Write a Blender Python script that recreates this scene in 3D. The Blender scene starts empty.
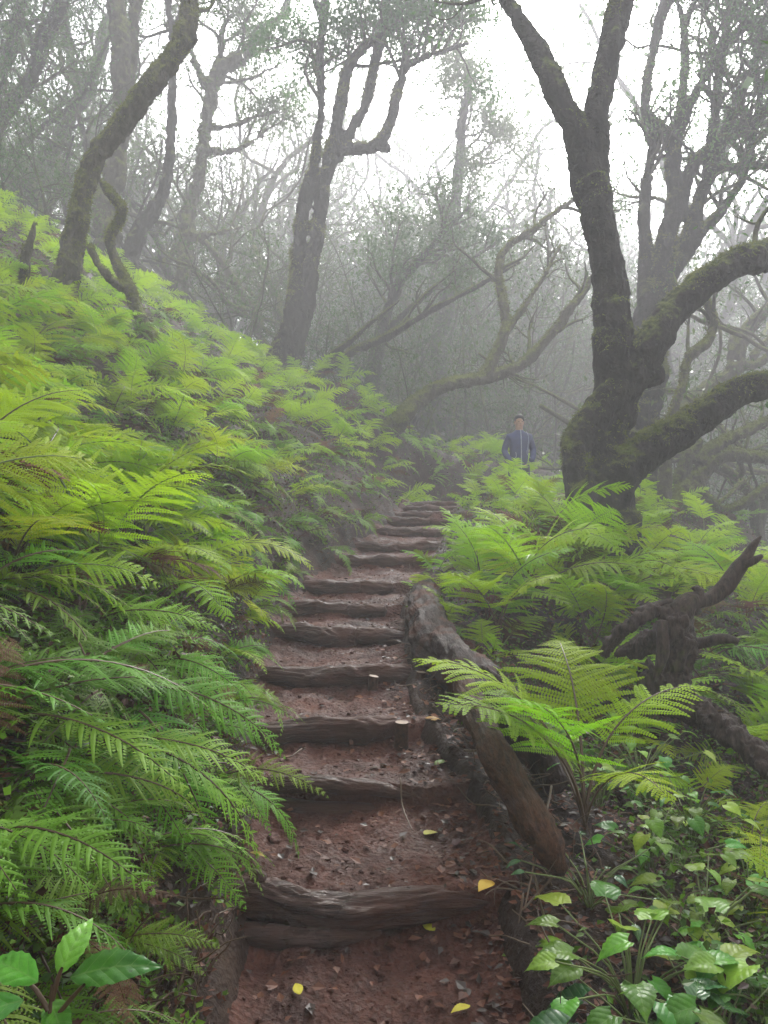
import bpy, bmesh, math, random
import numpy as np
from mathutils import Vector, Matrix, Euler

# ------------------------------------------------------------------ camera, sky, sun
scene = bpy.context.scene
F = 770.0                                     # focal length in pixels of a 768 x 1024 frame
cam_d = bpy.data.cameras.new('camera'); cam = bpy.data.objects.new('camera', cam_d)
scene.collection.objects.link(cam); scene.camera = cam
cam_d.sensor_fit = 'VERTICAL'; cam_d.sensor_height = 32.0; cam_d.lens = 32.0 * F / 1024.0
cam_d.clip_start = 0.03; cam_d.clip_end = 400
cam.location = (0, 0, 0); cam.rotation_euler = (math.radians(90), 0, 0)

SUN_EL, SUN_AZ = math.radians(32), math.radians(15)
world = bpy.data.worlds.new('World'); scene.world = world; world.use_nodes = True
wn, wl = world.node_tree.nodes, world.node_tree.links
wn.clear()
w_out = wn.new('ShaderNodeOutputWorld'); w_bg = wn.new('ShaderNodeBackground')
w_sky = wn.new('ShaderNodeTexSky'); w_sky.sky_type = 'NISHITA'; w_sky.sun_disc = False
w_sky.sun_elevation = SUN_EL; w_sky.sun_rotation = SUN_AZ
w_sky.dust_density = 4.0; w_sky.air_density = 1.0; w_sky.altitude = 800
w_hs = wn.new('ShaderNodeHueSaturation'); w_hs.inputs['Saturation'].default_value = 0.16
w_bg.inputs['Strength'].default_value = 0.14
wl.new(w_sky.outputs[0], w_hs.inputs['Color']); wl.new(w_hs.outputs[0], w_bg.inputs['Color'])
wl.new(w_bg.outputs[0], w_out.inputs['Surface'])

sun_d = bpy.data.lights.new('sun', 'SUN'); sun = bpy.data.objects.new('sun', sun_d)
scene.collection.objects.link(sun)
sun_d.energy = 1.9; sun_d.angle = math.radians(16); sun_d.color = (1.0, 0.97, 0.93)
SD = Vector((math.sin(SUN_AZ) * math.cos(SUN_EL), math.cos(SUN_AZ) * math.cos(SUN_EL), math.sin(SUN_EL)))
sun.rotation_euler = SD.to_track_quat('Z', 'Y').to_euler(); sun.location = SD * 30

scene.view_settings.view_transform = 'Standard'; scene.view_settings.look = 'None'
scene.view_settings.exposure = 2.45; scene.view_settings.gamma = 1
scene.view_settings.use_curve_mapping = False
scene.render.engine = 'CYCLES'
cy = scene.cycles
cy.use_denoising = True; cy.denoising_input_passes = 'RGB_ALBEDO_NORMAL'; cy.denoising_prefilter = 'ACCURATE'; cy.max_bounces = 10; cy.diffuse_bounces = 3; cy.glossy_bounces = 2
cy.transmission_bounces = 3; cy.volume_bounces = 8; cy.transparent_max_bounces = 6
cy.sample_clamp_indirect = 6.0
HAZE = 0.0096

rng = random.Random(7)
nr = np.random.RandomState(11)
COL = scene.collection

# ------------------------------------------------------------------ noise
def _h(i, j, k, s):
    n = (i * 374761393 + j * 668265263 + k * 2147483647 + s * 974634777) & 0xFFFFFFFF
    n = ((n ^ (n >> 13)) * 1274126177) & 0xFFFFFFFF
    n = (n ^ (n >> 16)) & 0xFFFF
    return n / 32767.5 - 1.0

def vn(p, s=0):
    p = np.asarray(p, float); f = np.floor(p); t = p - f; t = t * t * (3 - 2 * t); f = f.astype(np.int64)
    x, y, z = f[..., 0], f[..., 1], f[..., 2]; a, b, c = t[..., 0], t[..., 1], t[..., 2]
    r = 0
    for dx, wx in ((0, 1 - a), (1, a)):
        for dy, wy in ((0, 1 - b), (1, b)):
            for dz, wz in ((0, 1 - c), (1, c)):
                r = r + wx * wy * wz * _h(x + dx, y + dy, z + dz, s)
    return r

def fbm(p, s=0, o=4, g=0.5):
    p = np.asarray(p, float); r = 0; a = 1.0
    for i in range(o):
        r = r + a * vn(p * (2.03 ** i) + 17.3 * i, s + i); a *= g
    return r

def xy(x, y, sc=1.0):
    x, y = np.broadcast_arrays(np.asarray(x, float), np.asarray(y, float))
    return np.stack([x * sc, y * sc, np.zeros_like(x)], -1)

# ------------------------------------------------------------------ materials
def mat(name):
    m = bpy.data.materials.new(name); m.use_nodes = True
    n = m.node_tree.nodes; l = m.node_tree.links
    return m, n, l, n['Principled BSDF']

def noise_node(n, l, scale, detail=5, coord='Object', vec=None, rough=0.55, stretch=None):
    t = n.new('ShaderNodeTexNoise'); t.inputs['Scale'].default_value = scale
    t.inputs['Detail'].default_value = detail; t.inputs['Roughness'].default_value = rough
    if vec is None:
        if coord == 'World':
            g = n.new('ShaderNodeNewGeometry'); src = g.outputs['Position']
        else:
            c = n.new('ShaderNodeTexCoord'); src = c.outputs[coord]
        if stretch:
            mp = n.new('ShaderNodeMapping'); mp.inputs['Scale'].default_value = stretch
            l.new(src, mp.inputs[0]); src = mp.outputs[0]
        vec = src
    l.new(vec, t.inputs['Vector'])
    return t

def ramp(n, l, src, stops):
    r = n.new('ShaderNodeValToRGB'); el = r.color_ramp.elements
    while len(el) < len(stops): el.new(0.5)
    for e, (p, c) in zip(el, stops):
        e.position = p; e.color = tuple(c) + (1,) if len(c) == 3 else c
    l.new(src, r.inputs[0]); return r

def bump(n, l, bs, src, strength, dist):
    b = n.new('ShaderNodeBump'); b.inputs['Strength'].default_value = strength; b.inputs['Distance'].default_value = dist
    l.new(src, b.inputs['Height']); l.new(b.outputs[0], bs.inputs['Normal']); return b

def leaf_mat(name, c1, c2, rough=0.45, trans=0.45, var=0.12, veins=False, scale=0.9):
    m, n, l, b = mat(name)
    t = noise_node(n, l, scale, 3, 'World')
    r = ramp(n, l, t.outputs[0], [(0.35, c1), (0.65, c2)])
    oi = n.new('ShaderNodeObjectInfo')
    hs = n.new('ShaderNodeHueSaturation')
    mr = n.new('ShaderNodeMapRange'); mr.inputs['To Min'].default_value = 0.5 - var * 0.28; mr.inputs['To Max'].default_value = 0.5 + var * 0.28
    mv = n.new('ShaderNodeMapRange'); mv.inputs['To Min'].default_value = 1 - var * 3; mv.inputs['To Max'].default_value = 1 + var * 3
    l.new(oi.outputs['Random'], mr.inputs[0])
    mul = n.new('ShaderNodeMath'); mul.operation = 'MULTIPLY'; mul.inputs[1].default_value = 7.31
    fr = n.new('ShaderNodeMath'); fr.operation = 'FRACT'
    l.new(oi.outputs['Random'], mul.inputs[0]); l.new(mul.outputs[0], fr.inputs[0]); l.new(fr.outputs[0], mv.inputs[0])
    l.new(mr.outputs[0], hs.inputs['Hue']); l.new(mv.outputs[0], hs.inputs['Value']); l.new(r.outputs[0], hs.inputs['Color'])
    l.new(hs.outputs[0], b.inputs['Base Color']); b.inputs['Roughness'].default_value = rough
    b.inputs['Specular IOR Level'].default_value = 0.14 if name.startswith('fern') else 0.25
    if veins:
        tc = n.new('ShaderNodeTexCoord'); sx = n.new('ShaderNodeSeparateXYZ'); l.new(tc.outputs['Object'], sx.inputs[0])
        def mth(op, a, c=None, d=None):
            q = n.new('ShaderNodeMath'); q.operation = op
            for k_, v_ in enumerate((a, c, d)):
                if v_ is None: continue
                if isinstance(v_, (int, float)): q.inputs[k_].default_value = v_
                else: l.new(v_, q.inputs[k_])
            return q.outputs[0]
        ay = mth('ABSOLUTE', sx.outputs[1]); w_ = mth('MULTIPLY_ADD', ay, -0.9, sx.outputs[0])
        wv = mth('ABSOLUTE', mth('SINE', mth('MULTIPLY', w_, 19.0)))
        v1 = mth('LESS_THAN', ay, 0.012); vsec = mth('LESS_THAN', wv, 0.11); vm = mth('MAXIMUM', v1, vsec)
        nz = noise_node(n, l, 7, 5, 'Object', rough=0.7); sp = ramp(n, l, nz.outputs[0], [(0.28, (0.35, 0.22, 0.1)), (0.36, (0.8, 0.8, 0.8)), (0.7, (1.15, 1.15, 1.0))])
        m1 = n.new('ShaderNodeMix'); m1.data_type = 'RGBA'; m1.blend_type = 'MULTIPLY'; m1.inputs[0].default_value = 1
        l.new(hs.outputs[0], m1.inputs[6]); l.new(sp.outputs[0], m1.inputs[7])
        m2 = n.new('ShaderNodeMix'); m2.data_type = 'RGBA'; m2.inputs[7].default_value = (0.26, 0.40, 0.12, 1)
        l.new(mth('MULTIPLY', vm, 0.22), m2.inputs[0]); l.new(m1.outputs[2], m2.inputs[6]); hs = m2
        l.new(m2.outputs[2], b.inputs['Base Color']); bump(n, l, b, mth('MULTIPLY_ADD', wv, 1.0, nz.outputs[0]), 0.15, 0.01)
    tr = n.new('ShaderNodeBsdfTranslucent'); l.new(hs.outputs[2 if veins else 0], tr.inputs[0])
    mx = n.new('ShaderNodeMixShader'); mx.inputs[0].default_value = trans
    l.new(b.outputs[0], mx.inputs[1]); l.new(tr.outputs[0], mx.inputs[2])
    l.new(mx.outputs[0], n['Material Output'].inputs['Surface'])
    return m

M = {}
M['fern_bright'] = leaf_mat('fern_bright', (0.19, 0.35, 0.012), (0.33, 0.48, 0.02), 0.55, 0.5, 0.09)
M['fern_deep'] = leaf_mat('fern_deep', (0.095, 0.22, 0.016), (0.20, 0.36, 0.03), 0.52, 0.42, 0.09)
M['fern_dead'] = leaf_mat('fern_dead', (0.07, 0.03, 0.018), (0.14, 0.07, 0.035), 0.8, 0.2, 0.15)
M['cover_leaf'] = leaf_mat('cover_leaf', (0.04, 0.10, 0.022), (0.12, 0.20, 0.035), 0.4, 0.35, 0.05, scale=6)
M['broad_leaf'] = leaf_mat('broad_leaf', (0.08, 0.22, 0.025), (0.18, 0.36, 0.04), 0.3, 0.4, 0.14, veins=True, scale=5)
M['glossy_leaf'] = leaf_mat('glossy_leaf', (0.02, 0.07, 0.02), (0.045, 0.13, 0.04), 0.22, 0.2, 0.1, veins=True, scale=5)
M['tree_leaf'] = leaf_mat('tree_leaf', (0.035, 0.085, 0.022), (0.08, 0.15, 0.035), 0.4, 0.45, 0.08, scale=1.2)
M['yellow_leaf'] = leaf_mat('yellow_leaf', (0.35, 0.22, 0.02), (0.45, 0.36, 0.04), 0.5, 0.2, 0.12, scale=20)
M['brown_leaf'] = leaf_mat('brown_leaf', (0.05, 0.025, 0.015), (0.13, 0.06, 0.03), 0.55, 0.15, 0.2, scale=15)
def flat(name, c, rough=0.6, spec=0.4):
    m, n, l, b = mat(name); t = noise_node(n, l, 14, 4)
    r = ramp(n, l, t.outputs[0], [(0.3, [v * 0.7 for v in c]), (0.7, [v * 1.2 for v in c])])
    l.new(r.outputs[0], b.inputs['Base Color']); b.inputs['Roughness'].default_value = rough
    b.inputs['Specular IOR Level'].default_value = spec; return m
M['stem_brown'] = flat('stem_brown', (0.09, 0.055, 0.03), 0.5)
M['stem_green'] = flat('stem_green', (0.12, 0.16, 0.04), 0.5)
M['stem_dark'] = flat('stem_dark', (0.035, 0.022, 0.016), 0.5)

def bark_mat(name, dark, light, moss1, moss2, moss_amt, rough=0.85, bscale=15.0, bstr=0.9):
    m, n, l, b = mat(name)
    t = noise_node(n, l, bscale, 8, 'Object', rough=0.65, stretch=(1, 1, 0.35))
    r = ramp(n, l, t.outputs[0], [(0.3, dark), (0.7, light)])
    t2 = noise_node(n, l, 2.3, 6, 'Object', rough=0.7)
    geo = n.new('ShaderNodeNewGeometry'); sep = n.new('ShaderNodeSeparateXYZ'); l.new(geo.outputs['Normal'], sep.inputs[0])
    a = n.new('ShaderNodeMath'); a.operation = 'MULTIPLY_ADD'; a.inputs[1].default_value = 0.32; a.inputs[2].default_value = moss_amt
    l.new(sep.outputs['Z'], a.inputs[0])
    s = n.new('ShaderNodeMath'); s.operation = 'ADD'; l.new(a.outputs[0], s.inputs[0]); l.new(t2.outputs[0], s.inputs[1])
    mk = ramp(n, l, s.outputs[0], [(0.52, (0, 0, 0)), (0.72, (1, 1, 1))])
    t3 = noise_node(n, l, 30, 4, 'Object')
    mc = ramp(n, l, t3.outputs[0], [(0.3, moss1), (0.7, moss2)])
    mx = n.new('ShaderNodeMix'); mx.data_type = 'RGBA'
    l.new(mk.outputs[0], mx.inputs[0]); l.new(r.outputs[0], mx.inputs[6]); l.new(mc.outputs[0], mx.inputs[7])
    l.new(mx.outputs[2], b.inputs['Base Color']); b.inputs['Roughness'].default_value = rough
    b.inputs['Specular IOR Level'].default_value = 0.25
    ad = n.new('ShaderNodeMath'); ad.operation = 'ADD'; l.new(t.outputs[0], ad.inputs[0]); l.new(t3.outputs[0], ad.inputs[1])
    bump(n, l, b, ad.outputs[0], bstr, 0.045)
    return m
M['moss'] = leaf_mat('moss', (0.06, 0.075, 0.015), (0.14, 0.16, 0.03), 0.8, 0.25, 0.03, scale=5)
M['bark'] = bark_mat('bark', (0.010, 0.009, 0.008), (0.038, 0.034, 0.029), (0.05, 0.065, 0.014), (0.13, 0.15, 0.03), -0.09)
M['bark_mossy'] = bark_mat('bark_mossy', (0.03, 0.028, 0.02), (0.09, 0.08, 0.06), (0.06, 0.075, 0.018), (0.16, 0.18, 0.04), 0.03)
M['bark_twig'] = bark_mat('bark_twig', (0.03, 0.028, 0.022), (0.08, 0.075, 0.06), (0.06, 0.08, 0.02), (0.13, 0.15, 0.04), 0.04)

def wood_mat(name, dark, light, rough_lo=0.28, rough_hi=0.65, moss=0.0, mud=0.0, grain=(9, 1.2, 9), sc=4.0):
    m, n, l, b = mat(name)
    t = noise_node(n, l, sc * 2.0, 10, 'Object', rough=0.7, stretch=grain)
    r = ramp(n, l, t.outputs[0], [(0.32, dark), (0.5, [(a + c) / 2 for a, c in zip(dark, light)]), (0.72, light)])
    t2 = noise_node(n, l, 6, 5, 'Object')
    src = r.outputs[0]
    if mud:
        mk = ramp(n, l, t2.outputs[0], [(0.5 - mud * 0.2, (0, 0, 0)), (0.62, (1, 1, 1))])
        mx = n.new('ShaderNodeMix'); mx.data_type = 'RGBA'; mx.inputs[7].default_value = (0.075, 0.030, 0.018, 1)
        l.new(mk.outputs[0], mx.inputs[0]); l.new(src, mx.inputs[6]); src = mx.outputs[2]
    if moss:
        t4 = noise_node(n, l, 3.1, 6, 'Object', rough=0.7)
        mk = ramp(n, l, t4.outputs[0], [(0.62 - moss * 0.3, (0, 0, 0)), (0.74 - moss * 0.2, (1, 1, 1))])
        mx = n.new('ShaderNodeMix'); mx.data_type = 'RGBA'; mx.inputs[7].default_value = (0.07, 0.085, 0.02, 1)
        l.new(mk.outputs[0], mx.inputs[0]); l.new(src, mx.inputs[6]); src = mx.outputs[2]
    l.new(src, b.inputs['Base Color']); b.inputs['Specular IOR Level'].default_value = 0.3 if name in ('log_wet', 'log_grey') else 0.16
    rr = n.new('ShaderNodeMapRange'); rr.inputs['To Min'].default_value = rough_lo; rr.inputs['To Max'].default_value = rough_hi
    rr.inputs['From Min'].default_value = 0.35; rr.inputs['From Max'].default_value = 0.65
    l.new(t2.outputs[0], rr.inputs[0]); l.new(rr.outputs[0], b.inputs['Roughness'])
    bump(n, l, b, t.outputs[0], 1.0, 0.02)
    return m
M['log_wet'] = wood_mat('log_wet', (0.013, 0.007, 0.005), (0.095, 0.044, 0.029), mud=0.6, grain=(1.2, 9, 9))
M['log_grey'] = wood_mat('log_grey', (0.014, 0.008, 0.006), (0.13, 0.078, 0.062), 0.2, 0.5, mud=0.4, grain=(1.0, 10, 10))
M['log_side'] = wood_mat('log_side', (0.012, 0.007, 0.004), (0.105, 0.046, 0.022), 0.45, 0.8, moss=0.12, grain=(9, 1.5, 6))
M['log_dark'] = wood_mat('log_dark', (0.007, 0.004, 0.003), (0.034, 0.014, 0.009), 0.5, 0.8, mud=0.1, grain=(9, 1.5, 6))
M['stump_wood'] = wood_mat('stump_wood', (0.012, 0.009, 0.008), (0.10, 0.072, 0.058), 0.4, 0.8, moss=0.2, grain=(6, 6, 1.5))
M['cut_wood'] = flat('cut_wood', (0.22, 0.15, 0.10), 0.6)

def soil_mat(name, c_dark, c_mid, c_light, wet=0.35):
    m, n, l, b = mat(name)
    t = noise_node(n, l, 3.0, 9, 'World', rough=0.62)
    r = ramp(n, l, t.outputs[0], [(0.3, c_dark), (0.52, c_mid), (0.75, c_light)])
    t2 = noise_node(n, l, 60, 5, 'World', rough=0.7)
    vo = n.new('ShaderNodeTexVoronoi'); vo.inputs['Scale'].default_value = 55
    g = n.new('ShaderNodeNewGeometry'); l.new(g.outputs['Position'], vo.inputs['Vector'])
    mm = n.new('ShaderNodeMix'); mm.data_type = 'RGBA'; mm.blend_type = 'MULTIPLY'; mm.inputs[0].default_value = 0.6
    r2 = ramp(n, l, t2.outputs[0], [(0.35, (0.45, 0.42, 0.4)), (0.65, (1.25, 1.2, 1.2))])
    l.new(r.outputs[0], mm.inputs[6]); l.new(r2.outputs[0], mm.inputs[7]); l.new(mm.outputs[2], b.inputs['Base Color'])
    t3 = noise_node(n, l, 5, 5, 'World')
    rr = n.new('ShaderNodeMapRange'); rr.inputs['From Min'].default_value = 0.35; rr.inputs['From Max'].default_value = 0.65
    rr.inputs['To Min'].default_value = wet; rr.inputs['To Max'].default_value = 0.85; b.inputs['Specular IOR Level'].default_value = 0.22
    l.new(t3.outputs[0], rr.inputs[0]); l.new(rr.outputs[0], b.inputs['Roughness'])
    ad = n.new('ShaderNodeMath'); ad.operation = 'MULTIPLY_ADD'; ad.inputs[1].default_value = 0.5
    l.new(vo.outputs['Distance'], ad.inputs[0]); l.new(t2.outputs[0], ad.inputs[2])
    bump(n, l, b, ad.outputs[0], 0.9, 0.02)
    return m
M['path_soil'] = soil_mat('path_soil', (0.028, 0.011, 0.008), (0.085, 0.031, 0.020), (0.155, 0.062, 0.040), 0.40)
M['forest_soil'] = soil_mat('forest_soil', (0.012, 0.007, 0.005), (0.035, 0.018, 0.011), (0.065, 0.038, 0.022), 0.5)

# ------------------------------------------------------------------ mesh helpers
class MB:
    """collects vertices, faces and material slots, then becomes ONE mesh object"""
    def __init__(s): s.v = []; s.f = []; s.m = []; s.n = 0
    def add(s, v, f, mi=0):
        v = np.asarray(v, float); s.v.append(v)
        for a in f: s.f.append(tuple(i + s.n for i in a))
        s.m += [mi] * len(f); s.n += len(v)
    def mesh(s, name, mats, smooth=True):
        me = bpy.data.meshes.new(name)
        v = np.concatenate(s.v) if s.v else np.zeros((0, 3))
        me.from_pydata(v.tolist(), [], s.f)
        for m in mats: me.materials.append(M[m] if isinstance(m, str) else m)
        if len(mats) > 1: me.polygons.foreach_set('material_index', np.array(s.m, dtype=np.int32))
        me.polygons.foreach_set('use_smooth', np.full(len(s.f), smooth)); me.update()
        return me
    def build(s, name, mats, parent=None, smooth=True):
        if isinstance(mats, str): mats = [mats]
        return link(name, s.mesh(name, mats, smooth), parent)

def link(name, data, parent=None, loc=None):
    o = bpy.data.objects.new(name, data); COL.objects.link(o)
    if parent: o.parent = parent
    if loc is not None: o.location = loc
    return o

def tag(o, label=None, cat=None, group=None, kind=None):
    if label: o['label'] = label
    if cat: o['category'] = cat
    if group: o['group'] = group
    if kind: o['kind'] = kind
    return o

def empty(name, loc=(0, 0, 0), rot=(0, 0, 0)):
    o = bpy.data.objects.new(name, None); COL.objects.link(o)
    o.location = loc; o.rotation_euler = rot; o.empty_display_size = 0.1
    return o

def copy_tree(o, parent=None):
    c = o.copy(); COL.objects.link(c); c.parent = parent
    for ch in [x for x in o.children]: copy_tree(ch, c)
    return c

def grid_faces(nu, nv, closed_v=False):
    f = []
    for i in range(nu - 1):
        for j in range(nv if closed_v else nv - 1):
            k = (j + 1) % nv
            f.append((i * nv + j, i * nv + k, (i + 1) * nv + k, (i + 1) * nv + j))
    return f

def smooth_path(P, R, step):
    P = np.asarray(P, float); R = np.asarray(R, float)
    if len(P) == 2: P = np.array([P[0], (P[0] + P[1]) / 2, P[1]]); R = np.array([R[0], (R[0] + R[1]) / 2, R[1]])
    Q = np.vstack([2 * P[0] - P[1], P, 2 * P[-1] - P[-2]]); out = []; ro = []
    for i in range(len(P) - 1):
        a, b, c, d = Q[i], Q[i + 1], Q[i + 2], Q[i + 3]
        n = max(2, int(np.linalg.norm(c - b) / step))
        t = np.linspace(0, 1, n, endpoint=False)[:, None]
        out.append(0.5 * ((2 * b) + (-a + c) * t + (2 * a - 5 * b + 4 * c - d) * t ** 2 + (-a + 3 * b - 3 * c + d) * t ** 3))
        tt = t[:, 0]; tt = tt * tt * (3 - 2 * tt); ro.append(R[i] * (1 - tt) + R[i + 1] * tt)
    out.append(P[-1:]); ro.append(R[-1:])
    return np.concatenate(out), np.concatenate(ro)

def tube(P, R, seg=12, step=0.08, lump=0.0, lscale=4.0, seed=0, wob=0.0, caps=True, along=0.35, crack=0.0):
    P, R = smooth_path(P, R, step)
    n = len(P)
    if wob: P = P + wob * np.stack([fbm(P * 1.7 + 5, seed + k, 3) for k in (3, 4, 5)], -1) * R[:, None]
    T = np.gradient(P, axis=0); T /= np.linalg.norm(T, axis=1)[:, None] + 1e-9
    u = np.cross(T[0], [0.31, 0.2, 0.93]); 
    if np.linalg.norm(u) < 0.1: u = np.cross(T[0], [1, 0, 0])
    u /= np.linalg.norm(u); U = [u]
    for i in range(1, n):
        u = u - T[i] * np.dot(u, T[i]); u /= np.linalg.norm(u) + 1e-9; U.append(u)
    U = np.array(U); W = np.cross(T, U)
    a = np.linspace(0, 2 * np.pi, seg, endpoint=False)
    N = U[:, None, :] * np.cos(a)[None, :, None] + W[:, None, :] * np.sin(a)[None, :, None]
    V = P[:, None, :] + N * R[:, None, None]
    if lump:
        s = np.concatenate([[0], np.cumsum(np.linalg.norm(np.diff(P, axis=0), axis=1))])
        q = N * 1.0 * lscale * np.maximum(R, 0.02)[:, None, None] + T[:, None, :] * (s * lscale * along)[:, None, None] + P[0]
        V = V + N * (lump * R[:, None] * fbm(q, seed, 4))[..., None]
        if crack:
            q = N * 5.5 + T[:, None, :] * (s * 2.4)[:, None, None]
            c = 1 - np.abs(vn(q, seed + 31)); c2 = 1 - np.abs(vn(q * 2.2, seed + 32))
            V = V - N * (crack * R[:, None] * (np.clip(c - 0.72, 0, 1) * 3 + np.clip(c2 - 0.75, 0, 1) * 1.6))[..., None]
    v = V.reshape(-1, 3); f = grid_faces(n, seg, True)
    if caps:
        v = np.vstack([v, P[0] - T[0] * R[0] * 0.3, P[-1] + T[-1] * R[-1] * 0.5]); b = n * seg
        for j in range(seg):
            k = (j + 1) % seg
            f.append((b, k, j)); f.append((b + 1, (n - 1) * seg + j, (n - 1) * seg + k))
    return v, f

def at(px, py, d): return np.array([(px - 384) / F * d, d, (512 - py) / F * d])

def remesh(me, voxel, disp=0.0, scale=5.0, seed=0, fine=0.0, ridge=0.4):
    """fuse overlapping limbs into one skin and roughen it"""
    o = bpy.data.objects.new('tmp', me); COL.objects.link(o)
    md = o.modifiers.new('r', 'REMESH'); md.mode = 'VOXEL'; md.voxel_size = voxel; md.use_smooth_shade = True
    sm = o.modifiers.new('s', 'SMOOTH'); sm.factor = 0.5; sm.iterations = 4
    dg = bpy.context.evaluated_depsgraph_get(); dg.update()
    new = bpy.data.meshes.new_from_object(o.evaluated_get(dg))
    bpy.data.objects.remove(o)
    nv = len(new.vertices); co = np.empty(nv * 3); no = np.empty(nv * 3)
    new.vertices.foreach_get('co', co); new.vertices.foreach_get('normal', no)
    co = co.reshape(-1, 3); no = no.reshape(-1, 3)
    if disp: co = co + no * (disp * fbm(co * [scale * 1.6, scale * 1.6, scale], seed, 4, 0.6))[:, None]
    if disp and ridge:
        q = co * [11, 11, 3.2] + 0.35 * fbm(co * 4, seed + 5, 2)[:, None]
        co = co - no * (disp * ridge * (np.clip(1 - np.abs(vn(q, seed + 3)) - 0.7, 0, 1) * 3.3 + np.clip(1 - np.abs(vn(q * 2.1, seed + 4)) - 0.7, 0, 1) * 2))[:, None]
    if fine: co = co + no * (fine * vn(co * 38, seed + 9))[:, None]
    new.vertices.foreach_set('co', co.ravel()); new.materials.clear()
    for m in me.materials: new.materials.append(m)
    new.update(); return new

# ------------------------------------------------------------------ terrain functions
PY = np.array([-4, 0.0, 1.8, 2.3, 2.9, 3.8, 5.7, 7.5, 9.0, 10.6, 11.5, 12.5, 200])
PX = np.array([0, 0.0, 0.0, -0.03, -0.06, -0.27, -0.30, 0.06, 0.34, 0.60, 0.72, 0.85, 0.85])
PW = np.array([0.45, 0.45, 0.43, 0.42, 0.46, 0.43, 0.46, 0.47, 0.42, 0.38, 0.4, 0.4, 0.4])
def pcx(y): return np.interp(y, PY, PX)
def phw(y): return np.interp(y, PY, PW)
def sstep(a, b, x): t = np.clip((x - a) / (b - a), 0, 1); return t * t * (3 - 2 * t)
def pz(y):
    y = np.asarray(y, float)
    return np.where(y < 11, -1.5 + 0.15 * y, 0.15 - 0.06 * np.clip(y - 11, 0, 2.5))
CONT = np.array([(0.72, 11.5), (1.2, 12.3), (2.25, 13.0), (3.6, 13.4), (5.5, 13.7)])   # the path round the bend

def ground(x, y, noise=True):
    x, y = np.broadcast_arrays(np.asarray(x, float), np.asarray(y, float))
    yy = np.where(y < 20, y, 20 + (y - 20) * 0.5)
    base = -1.5 + 0.15 * yy
    c = x - pcx(y); hw = phw(y)
    dl = np.clip(-c - hw, 0, None); dr = np.clip(c - hw, 0, None)
    dl2 = np.where(dl < 8, dl, 8 + (dl - 8) * 0.35)
    z = base + 0.60 * dl2 + 0.30 * (1 - np.exp(-dl / 0.22)) * sstep(0.3, 1.6, y + 0.6)
    s = 0.36 - 0.24 * sstep(4.2, 7.5, y)
    z = z - s * np.minimum(dr, 2.6) - 0.5 * np.clip(dr - 2.6, 0, 9.5) - 0.15 * np.clip(dr - 12.1, 0, None)
    z = z + 0.24 * np.exp(-((dr - 0.9) / 0.45) ** 2) * sstep(4.0, 6.0, y) * sstep(0.25, 0.7, dr)
    z = z + 0.75 * np.exp(-(((x - 0.0) / 1.6) ** 2 + ((y - 14.5) / 1.6) ** 2))
    # the bend of the path is level across the slope
    dmin = np.full(x.shape, 99.0)
    for (a, b) in zip(CONT[:-1], CONT[1:]):
        ab = b - a; t = np.clip(((x - a[0]) * ab[0] + (y - a[1]) * ab[1]) / ab.dot(ab), 0, 1)
        dmin = np.minimum(dmin, np.hypot(x - a[0] - t * ab[0], y - a[1] - t * ab[1]))
    w = 1 - sstep(0.45, 1.7, dmin); z = z * (1 - w) + 0.02 * w
    if noise:
        off = sstep(0.0, 0.4, np.maximum(dl, dr))
        z = z + off * (0.13 * fbm(xy(x, y, 0.9), 3, 4) * sstep(0, 1.2, np.maximum(dl, dr)) + 0.045 * fbm(xy(x, y, 6.0), 5, 4))
        z = z + 0.018 * fbm(xy(x, y, 19.0), 8, 4)
    inside = (np.maximum(dl, dr) <= 0) & (y < 12.2) & (y > -3.5)
    edge = sstep(0, 0.12, hw - np.abs(c))
    return z - np.where(inside, 0.25 * edge, 0)

def gz(x, y): return float(ground(np.array([x]), np.array([y]))[0])

# ground sheet
def build_ground():
    ys = [-15.0]
    while ys[-1] < 85: ys.append(ys[-1] + max(0.028, min(1.2, 0.011 * abs(ys[-1]) + 0.004 * max(0, ys[-1] - 8))) if ys[-1] > 0.5 else ys[-1] + (0.12 if ys[-1] > -4 else 0.5))
    ys = np.array(ys)
    u = np.linspace(-1, 1, 380); k = 4.6
    xs = np.sinh(u * k) / np.sinh(k) * 42
    X, Y = np.meshgrid(xs, ys); 
    Xw = X + pcx(Y) * np.exp(-np.abs(X) / 3)
    Z = ground(Xw, Y)
    v = np.stack([Xw, Y, Z], -1).reshape(-1, 3)
    b = MB(); b.add(v, grid_faces(len(ys), len(xs)))
    tag(b.build('ground', 'forest_soil'), kind='structure')
build_ground()

# steps: picture row of each log's top edge -> distance along the slope
STEP_PY = [885, 779, 718, 668, 627, 603, 581, 557, 542, 528, 518, 511, 505.5, 501]
STEP_Y = [1.5 / (0.15 + (p - 512) / F) for p in STEP_PY]
STEP_T = [-1.5 + 0.15 * y for y in STEP_Y]       # top of the log
def path_z(x, y):
    y = np.asarray(y, float); z = np.full(y.shape, 0.0)
    ks = np.searchsorted(STEP_Y, y)
    lo_y = np.array([-0.6 + 0.0] + STEP_Y); lo_t = np.array([-1.5 + 0.15 * 1.0] + STEP_T)
    hi_y = np.array(STEP_Y + [14.0]); hi_t = np.array(STEP_T + [0.10])
    a, b = lo_y[ks], hi_y[ks]; ta, tb = lo_t[ks] - 0.03, hi_t[ks] - 0.11
    t = (y - a) / (b - a)
    last = ks == len(STEP_Y)
    z = ta * (1 - t) + np.where(last, hi_t[ks], tb) * t
    z = np.where(ks == 0, -1.28 + (y - STEP_Y[0]) * 0.09, z)
    z = z + np.where(last, 0, 0.045 * np.exp(-np.abs(y - b) / 0.09)) * 0.3
    return z
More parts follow.
